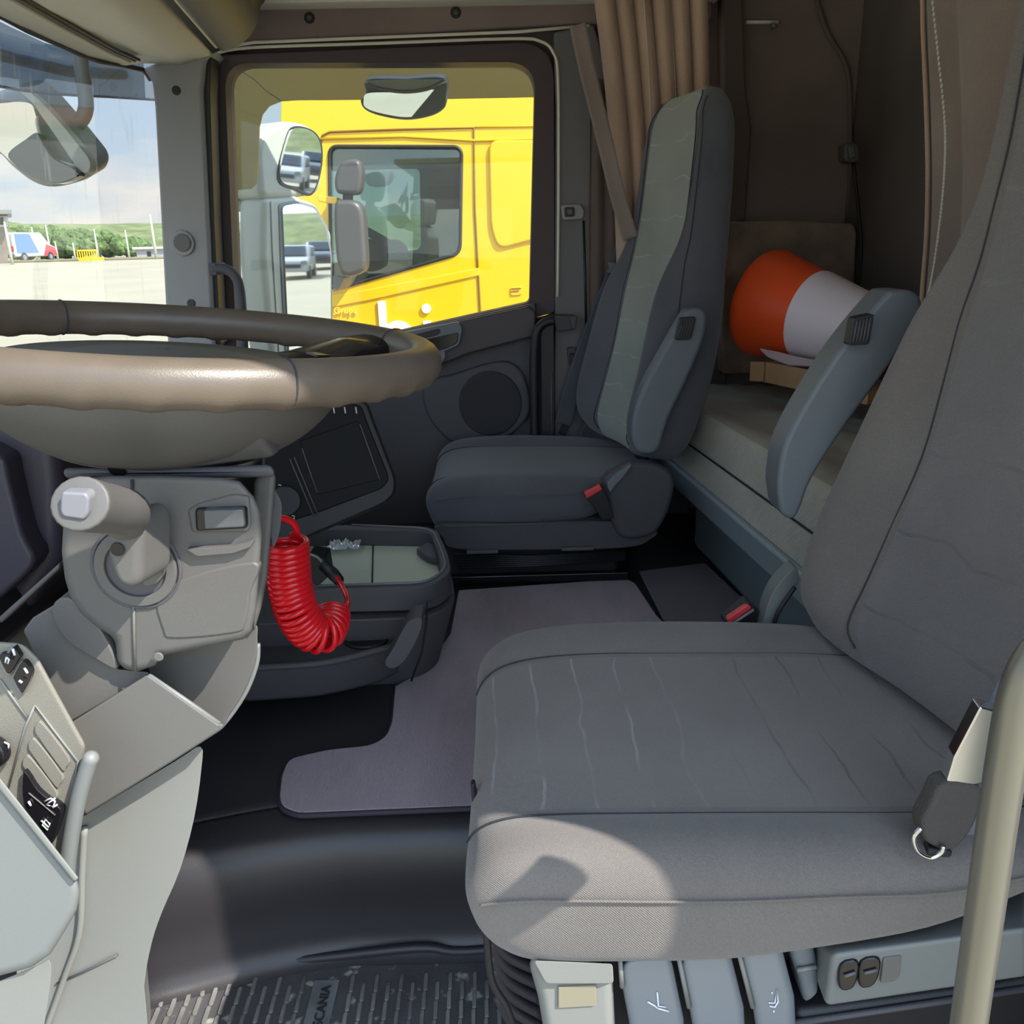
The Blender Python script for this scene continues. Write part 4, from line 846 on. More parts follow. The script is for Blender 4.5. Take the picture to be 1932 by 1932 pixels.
# ---- console with tray
cz = .40
ct = empty('centre_console', PZ(700, 1200, .2)); tag(ct, 'dark grey centre console with a shallow tray on top and a cup holder ledge', 'console')
no = rounded(zs([(560, 1112), (812, 1106), (852, 1080), (846, 1045), (826, 1000), (800, 992), (664, 990), (560, 992)], cz), [.01, .05, .04, .03, .03, .02, .01, .01], 5)
ni = rounded(zs([(566, 1102), (804, 1096), (833, 1076), (828, 1045), (812, 1006), (794, 1001), (668, 999), (566, 1001)], cz), [.01, .04, .03, .03, .03, .02, .01, .01], 5)
ring('tray_rim', no, ni, (0, 0, -.045), plastic_dark, ct, .004)
tube('tray_rim_edge', [p + Vector((0, 0, .001)) for p in rounded(zs([(664, 991), (794, 997), (818, 1004), (836, 1045), (842, 1074), (806, 1100), (600, 1106)], cz), [0, .02, .03, .03, .04, .03, 0], 5)], .0025, plastic_light, ct, 8)
tf = prism('tray_floor', [p + Vector((0, 0, -.042)) for p in ni], (0, 0, .008), mat('ribbed_tray_mat', (214, 218, 196), .5, bump=.5, bscale=250, stretch=(1, 6, 1)), ct, .001)
tube('tray_joint', [p for p in zs([(704, 1018), (702, 1102)], cz - .033)], .0016, plastic_black, tf, 6)
prism('tray_clip', zs([(786, 1048), (806, 1036), (822, 1040), (826, 1066), (806, 1062)], cz - .03), (0, 0, .015), plastic_dark, ct, .003)
bodyp = rounded(zs([(470, 1125), (812, 1112), (858, 1085), (852, 1040), (826, 994), (664, 985), (470, 985)], cz), [.01, .06, .05, .04, .04, .01, .01], 5)
bp_ = [p + Vector((0, .0, -.05)) for p in bodyp]
prism('console_body', bp_, (-.03, .03, -.15), plastic_dark, ct, .014, 4, taper=.93)
#prism('console_shoulder', [p + Vector((0, 0, -.012)) for p in bodyp], (0, 0, -.045), plastic_dark, ct, .006)
tube('drawer_gap', ys([(855, 1122), (806, 1136), (804, 1180), (796, 1230), (776, 1285)], 1.285), .0018, plastic_black, ct, 6)
# ledge with cup holder
lz = .30
lo = rounded(zs([(440, 1262), (600, 1252), (700, 1230), (752, 1212), (797, 1166), (790, 1158), (740, 1150), (440, 1180)], lz), [0, .05, .05, .04, .02, .01, 0, 0], 4)
prism('ledge', lo, (-.01, .012, -.075), plastic_dark, ct, .012, 4, taper=.95)
tube('ledge_rim', smoothc(zs([(440, 1262), (600, 1252), (700, 1230), (752, 1212), (796, 1168)], lz), 5, False), .006, plastic_dark, ct)
prism('ledge_wall', ys(s2([(768, 1175), (790, 1166), (797, 1172), (790, 1200), (764, 1246), (740, 1262), (726, 1250), (742, 1222)], 3), 1.20), (.0, .05, 0), plastic_dark, ct, .008)
chd = PZ(692, 1208, lz + .001); rr_ = [Vector((chd.x + math.cos(t) * .036, chd.y + math.sin(t) * .032, lz + .003)) for t in [k * math.pi / 16 for k in range(32)]]
tube('cup_holder_rim', rr_, .0035, plastic_black, ct, 8, closed=True)
prism('cup_holder_well', rr_, (0, 0, .0015), plastic_gloss, ct, 0)

# crumpled wrapper in the tray
cl = PZ(650, 1034, cz - .03); rows = []
for i in range(14):
    rows.append([cl + Vector(((j / 13 - .5) * .062, (i / 13 - .5) * .045, 0.004 + .026 * abs(noise.noise(Vector((i * .38, j * .38, 3)))) * (1.6 - abs(i - 6.5) / 6.5))) for j in range(14)])
tag(sheet('plastic_wrapper', rows, clear_film), 'crumpled clear plastic wrapper lying in the console tray', 'wrapper')

# ---- red spiral hose
hs = empty('spiral_hose', PY(560, 1120, 1.1)); tag(hs, 'coiled red spiral air hose hanging beside the steering column', 'hose')
cp = smoothc([PY(541, 1022, .98), PY(543, 1065, .98), PY(548, 1110, .98), PY(560, 1152, .98), PY(582, 1186, .99), PY(606, 1194, 1.0), PY(622, 1178, 1.02), PY(628, 1158, 1.04)], 60, False)
Ls = [0]
for a, b in zip(cp, cp[1:]): Ls.append(Ls[-1] + (b - a).length)
tot = Ls[-1]; turns = 25; hp = []; Nn = turns * 22; j = 0
for i in range(Nn + 1):
    s = tot * i / Nn
    while j < len(Ls) - 2 and Ls[j + 1] < s: j += 1
    f_ = (s - Ls[j]) / max(1e-9, Ls[j + 1] - Ls[j]); c = cp[j].lerp(cp[j + 1], f_); t = (cp[j + 1] - cp[j]).normalized()
    n1 = Vector((0, 1, 0)); n1 = (n1 - t * n1.dot(t)).normalized(); b1 = t.cross(n1); an = 2 * math.pi * turns * i / Nn
    R_ = .0238 if s < tot * .8 else .0238 - .004 * (s / tot - .8) / .2
    hp.append(c + (n1 * math.cos(an) + b1 * math.sin(an)) * R_)
tube('coil', hp, .0043, redhose, hs, 8)
tube('hose_lead', smoothc([PY(500, 985, .94), PY(530, 978, .96), PY(552, 986, .97), PY(560, 1004, .98), hp[0]], 6, False), .0042, redhose, hs)
tube('hose_tail', smoothc([hp[-1], PY(652, 1150, 1.04), PY(655, 1128, 1.08), PY(644, 1104, 1.12), PY(636, 1090, 1.16)], 6, False), .0042, redhose, hs)
tube('hose_end_fitting', [PY(640, 1096, 1.155), PY(628, 1082, 1.17), PY(612, 1068, 1.19)], [.008, .0095, .009], plastic_black, hs, 12)
cb = tube('thin_cable', smoothc([PY(612, 1068, 1.19), PY(600, 1052, 1.2), PY(580, 1044, 1.2), PY(560, 1040, 1.22)], 5, False), .0022, plastic_light); tag(cb, 'thin pale cable running behind the red hose to its black fitting', 'cable')
bx_ = prism('connector_block', ys(r2([(580, 1048), (612, 1054), (618, 1090), (600, 1106), (580, 1098)], 4), 1.27), (0, .05, 0), plastic_black, None, .006); tag(bx_, 'black connector block lying behind the red hose at the tray edge', 'connector')

# ---- carpet mats on the engine cover
mp_ = zs([(545, 1437), (620, 1420), (700, 1412), (728, 1396), (740, 1370), (746, 1300), (800, 1270), (850, 1200), (866, 1118), (1180, 1096), (1198, 1104), (1240, 1168), (1500, 1400), (1500, 1500), (900, 1526), (562, 1540), (533, 1528), (528, 1510), (532, 1470)], .206)
mt = prism('carpet_mat', rounded(mp_, [.015] * 2 + [.02] * 3 + [0] * 4 + [.01] * 3 + [0] * 3 + [.01] * 4, 3), (0, 0, .006), carpet, None, .002); tag(mt, 'mauve grey carpet mat with a cut-out lying on the engine cover', 'mat')
tube('mat_binding', [p + Vector((0, 0, .001)) for p in rounded(mp_, [.015] * 2 + [.02] * 3 + [0] * 4 + [.01] * 3 + [0] * 3 + [.01] * 4, 3)], .0045, mat('dark_mat_binding', (54, 48, 62), .7), mt, 6, closed=True)
m2 = prism('floor_carpet', zs([(1206, 1082), (1330, 1066), (1450, 1180), (1620, 1330), (1420, 1330), (1250, 1170)], .206), (0, 0, .006), carpet_dark, None, .002); tag(m2, 'dark grey carpet strip on the floor in front of the bunk box', 'carpet')
# rubber mat in the footwell
rmat = empty('rubber_mat', (-.1, .7, 0)); tag(rmat, 'dusty black rubber footwell mat with staggered raised ribs and a name strip', 'mat')
prism('mat_base', [(-.62, .38, .001), (.30, .38, .001), (.30, .925, .001), (-.62, .925, .001)], (0, 0, .005), matdirty, rmat, .002)
bm = bmesh.new(); r_ = random.Random(3)
strip = PZ(605, 1900, .006).x
for ix in range(-34, 18):
    for iy in range(18):
        x_ = ix * .0165; y_ = .40 + iy * .029 + (.0145 if ix % 2 else 0)
        if abs(x_ - strip) < .020 or y_ > .895 or x_ < -.6 or x_ > .28: continue
        L_ = .021
        ring_ = [(math.cos(t) * .0026, math.sin(t) * .0026) for t in [k * math.pi / 4 for k in range(8)]]
        for z0, z1, s in ((.006, .0085, 1),):
            lowv = [bm.verts.new((x_ + a * 1.25, y_ + b * 1.25 + (L_ / 2 if b > 0 else -L_ / 2), z0)) for a, b in ring_]
            topv = [bm.verts.new((x_ + a, y_ + b + (L_ / 2 if b > 0 else -L_ / 2), z1)) for a, b in ring_]
            bm.faces.new(topv)
            for k in range(8): bm.faces.new([lowv[k], lowv[(k + 1) % 8], topv[(k + 1) % 8], topv[k]])
me = bpy.data.meshes.new('mat_ribs'); bm.to_mesh(me); bm.free(); fin(bpy.data.objects.new('mat_ribs', me), rmat, ribworn, False)['kind'] = 'stuff'
prism('name_strip', [(strip - .017, .40, .006), (strip + .017, .40, .006), (strip + .017, .90, .006), (strip - .017, .90, .006)], (0, 0, .002), mat('name_strip_rubber', (104, 106, 106), .6, var=.3, vscale=30), rmat, .001)
sy = PZ(600, 1938, .008).y; sy1 = PZ(606, 1856, .008).y
text('raised_name', 'SCANIA', (strip + .008, sy, .0085), (0, 1, 0), (-1, 0, 0), (sy1 - sy) / 3.75, mat('raised_letter_rubber', (40, 42, 46), .6), rmat, .0012)
tube('mat_front_lip', smoothc([Vector((-.6, .930, .008)), Vector((-.35, .930, .010)), Vector((-.15, .936, .022)), Vector((-.08, .936, .014)), Vector((.1, .940, .024)), Vector((.3, .942, .024))], 5, False), .006, rubber, rmat)

# ================================================================== SEATS
def lerp_tab(tab, t):
    if t <= tab[0][0]: return tab[0][1]
    for (a, u), (b, v) in zip(tab, tab[1:]):
        if t <= b: f_ = (t - a) / (b - a); f_ = f_ * f_ * (3 - 2 * f_); return u + (v - u) * f_
    return tab[-1][1]
def loft2(name, rows, uvs, mats_, midx, parent, sub=2):
    """closed rings -> skinned body, faces take their material from MIDX(i, k)"""
    R = len(rows); K = len(rows[0]); V = [p for r in rows for p in r]; F = []; MI = []
    for i in range(R - 1):
        for k in range(K):
            l = (k + 1) % K; F.append([i * K + k, i * K + l, (i + 1) * K + l, (i + 1) * K + k]); MI.append(midx(i, k))
    c0 = sum((Vector(p) for p in rows[0]), Vector()) / K; c1 = sum((Vector(p) for p in rows[-1]), Vector()) / K
    V += [c0, c1]
    for k in range(K):
        l = (k + 1) % K; F.append([R * K, l, k]); MI.append(midx(0, k)); F.append([R * K + 1, (R - 1) * K + k, (R - 1) * K + l]); MI.append(midx(R - 2, k))
    me = bpy.data.meshes.new(name); me.from_pydata([tuple(v) for v in V], [], F); me.update()
    for m_ in mats_: me.materials.append(m_)
    ul = me.uv_layers.new(name='UVMap')
    for p, mi in zip(me.polygons, MI):
        p.material_index = mi
        for li in p.loop_indices:
            vi = me.loops[li].vertex_index
            if vi < R * K: i, k = divmod(vi, K); ul.data[li].uv = uvs(i, k)
    bm = bmesh.new(); bm.from_mesh(me); bmesh.ops.recalc_face_normals(bm, faces=bm.faces); bm.to_mesh(me); bm.free()
    return fin(bpy.data.objects.new(name, me), parent, None, True, sub=sub)

def make_seat(root, hinge, X0, yc, half, ztop, lean, H, ins, bol, near=-1, Lb=.83, thick=.085, bend=.0, dy_top=0, skew=0, back=None):
    """a cushion with side bolsters and a tall backrest; the seat faces -X"""
    CR = [(-.80, -1.0), (-.96, -.97), (-1.03, -.8), (-1.05, -.5), (-1.05, -.22), (-1.02, .0), (-.96, .13), (-.89, .17), (-.80, .13), (-.735, .05), (-.72, .03), (-.45, -.03), (-.15, -.06), (.15, -.06), (.45, -.03), (.645, .03), (.66, .06), (.72, .16), (.82, .25), (.92, .22), (1.0, .05), (1.04, -.22), (1.05, -.5), (1.03, -.8), (.96, -.97), (.80, -1.0), (.3, -1.0), (-.3, -1.0)]
    X1 = hinge[0] + .05; L = X1 - X0; sx = [0, .012, .035, .07, .12, .2, .32, .45, .6, .75, .88, .96, 1.0]
    rows = []
    for s in sx:
        fr = min(1, s / .12); k = math.sqrt(max(0, 1 - (1 - fr) ** 2)) * .82 + .18
        bk_ = lerp_tab([(0, .3), (.18, .9), (.5, 1.1), (.8, .9), (1, .2)], s)
        hh = lerp_tab([(0, H), (.45, H * .95), (.75, H * .66), (1, H * .12)], s); wd_ = half * (.86 + .14 * k) * lerp_tab([(0, .93), (.3, 1.0), (.75, 1.0), (1, .93)], s)
        r = []
        for a, b in CR:
            if b > 0: z = ztop + b * bk_ * .085
            else: z = ztop + b * hh
            mid = ztop - hh * .45; z = mid + (z - mid) * k
            z -= .022 * max(0, 1 - s / .30) ** 2 + .015 * s
            r.append(Vector((X0 + L * s + (ztop - z) * .30 * max(0, 1 - s * 2), yc + a * wd_, z)))
        rows.append(r)
    tops = range(10, 15)
    cu = loft2('cushion', rows, lambda i, k: (CR[k][0] * .5 + .5, sx[i]), [bol, ins], lambda i, k: 1 if (k in tops and i >= 0) else 0, root)
    for k, nm in ((10, 'near'), (15, 'far')):
        tube('seam_piping', smoothc([r[k] + Vector((0, 0, .0002)) for r in rows[1:]], 4, False), .0011, seam_m, cu, 6)
    for k in (4, 21):
        tube('side_stitch', smoothc([r[k] + Vector((0, -.0012 if k == 4 else .0012, 0)) for r in rows[2:-1]], 4, False), .0011, bol, cu, 6)
    # backrest: (across, forward) ring
    BR = [(-1.0, -.15), (-1.02, .25), (-1.0, .65), (-.94, 1.0), (-.84, 1.22), (-.72, 1.10), (-.59, .80), (-.57, .74), (-.35, .62), (0, .58), (.35, .62), (.57, .74), (.59, .80), (.72, 1.10), (.84, 1.22), (.94, 1.0), (1.0, .65), (1.02, .25), (1.0, -.15), (.9, -.5), (.6, -.62), (0, -.66), (-.6, -.62), (-.9, -.5)]
    HW = [(0, .84), (.05, .98), (.22, 1.0), (.34, .93), (.45, .78), (.56, .69), (.76, .66), (.9, .64), (.965, .58), (1, .46)]
    TH = [(0, .6), (.05, .95), (.4, 1.0), (.7, .80), (.92, .7), (.975, .5), (1, .22)]
    BO = [(0, .35), (.12, 1.0), (.45, 1.0), (.66, .25), (1, .05)]
    ts = [0, .02, .05, .12, .2, .3, .4, .48, .55, .62, .7, .8, .88, .93, .965, .985, 1.0]
    ax = Vector((math.sin(lean), 0, math.cos(lean))); fw_ = Vector((-math.cos(lean), 0, math.sin(lean))); rows = []
    for t in ts:
        hwt = half * lerp_tab(HW, t); tht = thick * lerp_tab(TH, t); bo_ = lerp_tab(BO, t); r = []
        c = Vector((hinge[0], yc + dy_top * t, hinge[1])) + ax * (Lb * t) + fw_ * (bend * math.sin(t * math.pi) + .02)
        for a, b in BR:
            kk = lerp_tab([(.25, 0), (.62, 1)], t); sg = -1 if a < 0 else 1; A = abs(a)
            if b > 0 and A < .6: a = a * (.90 + .62 * kk)
            elif b > 0 and A < .75: a = sg * (.68 + .27 * kk)
            elif b > 0 and A < .85: a = sg * (.84 + .135 * kk)
            bb = b if b < .68 else .68 + (b - .68) * bo_
            r.append(c + Vector((skew * (half - a * hwt), a * hwt, 0)) + fw_ * (bb * tht))
        rows.append(r)
    btop = range(7, 11)
    bk_ = loft2('backrest', rows, lambda i, k: (BR[k][0] * .5 + .5, ts[i]), [bol, back or ins], lambda i, k: 1 if k in btop else 0, root)
    for k in (7, 11): tube('seam_piping', smoothc([r[k] + fw_ * .0020 for r in rows[1:-1]], 4, False), .0011, seam_m, bk_, 6)
    tube('side_stitch', smoothc([r[2] + Vector((0, -.001, 0)) for r in rows[2:-2]], 4, False), .0010, seam_m, bk_, 6)
    return rows

def armrest(root, pts, Y, th, knob, kY, mt_=None):
    ar = prism('armrest', ys(s2(pts, 4), Y), (0, th, 0), mt_ or plastic_blue, root, .016, 5)
    k_ = prism('adjuster_knob', ys(r2(knob, 5), kY), (0, .02, 0), plastic_black, ar, .004)
    cx = sum(a for a, b in knob) / 4
    for j in range(1, 6):
        f_ = j / 6; a = (knob[0][0] + (knob[1][0] - knob[0][0]) * f_, knob[0][1] + (knob[1][1] - knob[0][1]) * f_); b = (knob[3][0] + (knob[2][0] - knob[3][0]) * f_, knob[3][1] + (knob[2][1] - knob[3][1]) * f_)
        tube('knob_rib', ys([(a[0] + (b[0] - a[0]) * .12, a[1] + (b[1] - a[1]) * .12), (a[0] + (b[0] - a[0]) * .88, a[1] + (b[1] - a[1]) * .88)], kY - .001), .0013, plastic_dark, ar, 6)
    return ar

# ---- driver's seat
ds = empty('driver_seat', (.2, .81, .33)); tag(ds, 'nearest seat, dark grey cloth with faint wavy stripes and a sunlit front corner', 'seat')
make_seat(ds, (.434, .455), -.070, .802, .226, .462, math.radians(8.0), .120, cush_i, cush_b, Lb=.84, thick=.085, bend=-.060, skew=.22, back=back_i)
armrest(ds, [(1470, 946), (1468, 905), (1484, 830), (1540, 728), (1600, 640), (1668, 560), (1690, 548), (1722, 549), (1740, 566), (1734, 600), (1680, 690), (1600, 800), (1535, 900), (1508, 968), (1492, 980), (1476, 970)], 1.06, .06, [(1612, 600), (1650, 592), (1640, 650), (1602, 652)], 1.035)
# moulded console under the cushion with levers
Yb = .600
bs = prism('seat_base', ys([(1000, 1800), (1500, 1760), (1700, 1640), (1960, 1600), (1960, 2010), (1000, 2010)], .66), (0, .36, 0), plastic_black, ds, .01)
lc = prism('end_cover', ys(rounded([Vector((a, b, 0)) for a, b in [(990, 1785), (1156, 1800), (1158, 1850), (1165, 2000), (1034, 2000), (1012, 1880)]], 8, 3) and [(992, 1800), (1154, 1816), (1158, 1856), (1165, 2000), (1034, 2000), (1014, 1880)], Yb - .01), al(1080, 1900, .08), plastic_pale, ds, .010, 4)
prism('end_cover_shelf', ys(r2([(1006, 1812), (1156, 1818), (1158, 1856), (1030, 1856)], 8), Yb - .018), al(1080, 1830, .02), plastic_pale, ds, .008)
prism('blank_button', ys([(1053, 1863), (1125, 1860), (1125, 1899), (1053, 1903)], Yb - .0125), (0, .006, 0), mat('beige_button', (138, 132, 112), .5), ds, .001)
def lever(px, Y, lab=None, syms=()):
    l_ = prism('lever', ys(px, Y), al(px[0][0], px[0][1], .05), mat('lever_plastic', (126, 130, 134), .35), ds, .009, 4)
    tube('lever_edge', ys([px[0], px[-1]], Y + .002), .0022, plastic_pale, l_, 8)
    for s_ in syms: tube('seat_symbol', ys(s_, Y - .001), .0008, icon, l_, 6)
lever([(1170, 1812), (1266, 1796), (1292, 1925), (1290, 2000), (1196, 2000), (1186, 1925), (1174, 1862)], Yb - .01, syms=([(1222, 1890), (1236, 1898), (1242, 1904)], [(1240, 1872), (1242, 1898), (1256, 1900)], [(1240, 1902), (1262, 1908)]))
lever([(1280, 1804), (1376, 1782), (1405, 1900), (1410, 2000), (1318, 2000), (1300, 1900)], Yb - .01)
lever([(1392, 1790), (1470, 1764), (1500, 1880), (1506, 2000), (1436, 2000), (1420, 1900)], Yb - .01, syms=([(1450, 1892), (1462, 1892), (1466, 1866), (1468, 1890), (1462, 1900), (1452, 1898)], [(1456, 1872), (1457, 1874)], [(1460, 1906), (1460, 1910)]))
l5 = prism('recline_lever', ys([(1480, 1762), (1530, 1742), (1545, 1826), (1548, 1880), (1520, 1902), (1508, 1850), (1500, 1828)], Yb), (0, .05, 0), plastic_blue, ds, .007)
tube('recline_lever_band', ys([(1504, 1830), (1540, 1824)], Yb - .002), .0022, plastic_pale, l5, 8)
# side console: top deck and face
za = PY(1571, 1802, Yb - .03).z
tp = [PY(1571, 1800, Yb - .03), PY(1940, 1751, Yb - .03), PY(1940, 1640, .70), PY(1713, 1632, .72), PY(1660, 1655, .70), PY(1521, 1742, .645)]
top_o = raw('side_console', tp + [PY(1557, 1903, Yb - .025), PY(1940, 1846, Yb - .025)] + [p + Vector((0, 0, -.03)) for p in tp[2:]], [[0, 5, 4, 3, 2, 1], [0, 1, 7, 6], [0, 6, 11, 5], [1, 2, 8, 7], [6, 7, 8, 9, 10, 11], [5, 11, 10, 4], [4, 10, 9, 3], [3, 9, 8, 2]])
fin(top_o, ds, plastic_light, True, .006, 4)
for qd in ([(1587, 1822), (1620, 1815), (1618, 1850), (1606, 1868), (1584, 1866)], [(1625, 1816), (1661, 1810), (1659, 1842), (1646, 1862), (1622, 1862)]):
    rk_ = prism('rocker_button', ys(s2(qd, 3), Yb - .032), (0, .015, 0), plastic_gloss, ds, .004)
    tube('button_glint', ys([(qd[0][0] + 6, qd[0][1] + 20), (qd[1][0] - 6, qd[1][1] + 20)], Yb - .033), .0014, plastic_mid, rk_, 6)
prism('blank_button', ys(r2([(1667, 1808), (1701, 1804), (1698, 1840), (1688, 1852), (1662, 1856)], 3), Yb - .0305), (0, .008, 0), plastic_mid, ds, .002)
prism('base_skirt', ys([(1500, 1912), (1960, 1850), (1960, 2050), (1500, 2050)], Yb + .0), (0, .06, 0), plastic_black, ds, .008)
tube('skirt_line', ys([(1500, 1930), (1650, 1908), (1960, 1862)], Yb - .002), .003, plastic_dark, ds)
prism('height_lever', ys([(888, 1480), (896, 1480), (908, 1560), (914, 1600), (904, 1602), (892, 1540)], .72), (0, .01, 0), plastic_black, ds, .002)
prism('lever_tip', ys(r2([(898, 1594), (912, 1592), (914, 1616), (904, 1620)], 4), .715), (0, .012, 0), plastic_pale, ds, .003)
for i in range(7): tube('suspension_bellow', smoothc(ys([(915 + 4 * i, 1720 + 26 * i), (950 + 3 * i, 1772 + 26 * i), (1010 + 3 * i, 1800 + 28 * i)], .66), 4, False), .006, rubber, ds)
tube('bellow_cable', smoothc(ys([(913, 1690), (918, 1760), (928, 1850), (958, 1905), (985, 1990)], .62), 5, False), .0035, plastic_black, ds)
# belt anchorage on the near side
prism('belt_bracket', ys(s2([(1752, 1720), (1790, 1640), (1822, 1560), (1846, 1480), (1870, 1440), (1892, 1470), (1880, 1560), (1850, 1640), (1822, 1715), (1790, 1740)], 4), .60), (0, .03, 0), plastic_blue, ds, .008)
# inner buckle and hinge cover
bh = empty('belt_buckle', PY(1400, 1170, 1.1)); tag(bh, 'black seat belt buckle with a red button between the nearest seat and the bunk box', 'buckle')
prism('buckle_body', ys(r2([(1366, 1172), (1412, 1134), (1438, 1158), (1446, 1196), (1410, 1210), (1372, 1190)], 5), 1.07), (0, .025, 0), plastic_black, bh, .005)
prism('buckle_button', ys([(1370, 1168), (1410, 1140), (1420, 1148), (1376, 1180)], 1.066), (0, .01, 0), redplastic, bh, .003)
tube('buckle_rim', ys([(1372, 1184), (1422, 1150)], 1.066), .0022, plastic_pale, bh, 8)
prism('hinge_bracket', ys(s2([(1436, 1196), (1446, 1150), (1462, 1112), (1488, 1082), (1504, 1072), (1506, 1100), (1488, 1120), (1470, 1150), (1460, 1200)], 4), 1.05), (0, .03, 0), plastic_light, ds, .006)
tube('hinge_cable', smoothc(ys([(1500, 1108), (1484, 1130), (1466, 1160), (1456, 1200)], 1.04), 4, False), .003, plastic_black, ds)

# ---- driver's belt
bt = empty('seat_belt', PY(1800, 1500, .58)); tag(bt, 'dark seat belt with a shiny folded metal stalk beside the nearest seat', 'seat belt')
def strap(name, px, wd_, Y, m, par, th=.0018):
    P = smoothc(ys(px, Y) if not isinstance(Y, (list, tuple)) else [PY(a, b, y) for (a, b), y in zip(px, Y)], 6, False); rows = []
    for i, p in enumerate(P):
        t = (P[min(i + 1, len(P) - 1)] - P[max(i - 1, 0)]).normalized(); sd = t.cross(Vector((0, 1, 0))).normalized()
        rows.append([p + sd * (wd_ * (j / 6 - .5)) + Vector((0, .002 * math.cos((j / 6 - .5) * 3), 0)) for j in range(7)])
    return sheet(name, rows, m, par, thick=th)
strap('webbing', [(2010, 1120), (1950, 1225), (1892, 1330), (1850, 1420), (1800, 1520), (1772, 1590)], .026, [.60, .60, .60, .60, .595, .59], webbing, bt)
prism('metal_stalk', ys(r2([(1850, 1334), (1888, 1344), (1890, 1400), (1866, 1474), (1840, 1482), (1786, 1476), (1800, 1430)], 4), .575), (0, .012, .002), chrome, bt, .004)
prism('folded_webbing', ys(s2([(1780, 1480), (1840, 1484), (1856, 1500), (1840, 1560), (1800, 1606), (1752, 1594), (1738, 1560), (1756, 1520)], 4), .572), (0, .02, 0), mat('dark_folded_webbing', (70, 66, 64), .8, bump=.5, bscale=600), bt, .005)
tube('wire_ring', smoothc(ys([(1738, 1562), (1724, 1580), (1732, 1606), (1756, 1618), (1776, 1608), (1780, 1596)], .568), 5, False), .0022, chrome, bt, 8)
prism('anchor_plate', ys([(1754, 1600), (1800, 1606), (1790, 1640), (1768, 1662), (1744, 1632)], .58), (0, .012, 0), plastic_black, bt, .003)

# ---- grab handle in the foreground
gh = empty('entry_rail', PY(1850, 1932, .36)); tag(gh, 'long pale metal grab handle in the foreground beside the nearest seat', 'rail')
tube('handle_bar', smoothc(ys([(2050, 1180), (1985, 1210), (1942, 1262), (1918, 1330), (1900, 1430), (1880, 1560), (1858, 1720), (1832, 1900), (1810, 2060)], .38), 6, False), .0098, steel, gh, 24)
disc('handle_mount', PY(2060, 1180, .38), (.3, 1, 0), .02, .03, plastic_black, gh)

# ---- passenger seat
ps = empty('passenger_seat', (.02, 1.97, .23)); tag(ps, 'far seat, slim dark grey cloth passenger seat upright against the curtain', 'seat')
pi_ = weave('far_striped_seat_cloth', (150, 154, 148), 900, stripes=(10, .06, .05, (176, 184, 184), .6))
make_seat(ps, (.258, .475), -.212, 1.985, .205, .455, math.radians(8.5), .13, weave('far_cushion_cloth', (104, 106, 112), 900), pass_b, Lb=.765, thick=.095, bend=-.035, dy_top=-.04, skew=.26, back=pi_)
armrest(ps, [(1200, 850), (1192, 822), (1196, 780), (1216, 726), (1250, 664), (1288, 598), (1300, 584), (1322, 581), (1334, 596), (1328, 640), (1302, 706), (1262, 790), (1244, 846), (1222, 858)], 1.70, .055, [(1284, 600), (1314, 598), (1304, 640), (1274, 642)], 1.685)
prism('side_shell', ys(s2([(1140, 905), (1168, 884), (1192, 872), (1236, 876), (1266, 892), (1272, 925), (1258, 975), (1232, 1010), (1180, 1018), (1156, 990), (1146, 940)], 4), 1.735), (0, .04, 0), plastic_dark, ps, .012, 4)
prism('seat_underside', ys(s2([(830, 990), (1000, 988), (1150, 984), (1236, 1000), (1228, 1018), (1180, 1034), (1000, 1038), (860, 1036), (836, 1016)], 4), 1.76), (0, .40, 0), plastic_dark, ps, .010)
tube('shell_line', ys([(840, 994), (980, 989), (1110, 984)], 1.757), .0016, plastic_mid, ps, 6)
for k in range(6): tube('bellow_fold', ys([(856 + 2 * k, 1046 + 5 * k), (1000, 1050 + 3.5 * k), (1180, 1040 + 3 * k)], 1.79 - .001 * k), .0038, plastic_black, ps, 8)
prism('slide_rail', [(-.20, 1.78, .212), (.26, 1.78, .212), (.26, 1.80, .212), (-.20, 1.80, .212)], (0, 0, .020), plastic_gloss, ps, .003)
prism('slide_rail', [(-.20, 2.12, .212), (.26, 2.12, .212), (.26, 2.14, .212), (-.20, 2.14, .212)], (0, 0, .020), plastic_gloss, ps, .003)
prism('seat_mount', [(-.17, 1.82, .21), (.24, 1.82, .21), (.24, 2.12, .21), (-.17, 2.12, .21)], (0, 0, .13), rubber, ps, .01)
for a in ((880, 1040, 1), (1060, 1034, 1)): prism('rail_lever', ys([(a[0], a[1]), (a[0] + 60, a[1] - 2), (a[0] + 60, a[1] + 4), (a[0], a[1] + 6)], 1.75), (0, .01, 0), plastic_col, ps, .001)
pb = empty('belt_buckle', PY(1130, 950, 1.72)); tag(pb, 'black seat belt buckle with a red button on the side of the far seat', 'buckle')
prism('buckle_body', ys(r2([(1102, 936), (1136, 916), (1150, 946), (1158, 978), (1138, 984), (1116, 952)], 4), 1.705), (0, .025, 0), plastic_black, pb, .004)
prism('buckle_button', ys([(1102, 930), (1132, 914), (1137, 924), (1107, 942)], 1.70), (0, .012, 0), redplastic, pb, .003)
prism('buckle_strap_cover', ys(s2([(1146, 912), (1170, 890), (1192, 876), (1180, 896), (1160, 918), (1152, 930)], 3), 1.715), (0, .02, 0), plastic_blue, pb, .004)
pb2 = empty('seat_belt', PY(1150, 600, 2.2)); tag(pb2, 'grey seat belt running down the far post behind the far seat', 'seat belt')
strap('webbing', [(1188, 430), (1164, 508), (1144, 560), (1112, 640), (1084, 720), (1062, 800)], .045, [2.222] * 6, webbing, pb2)
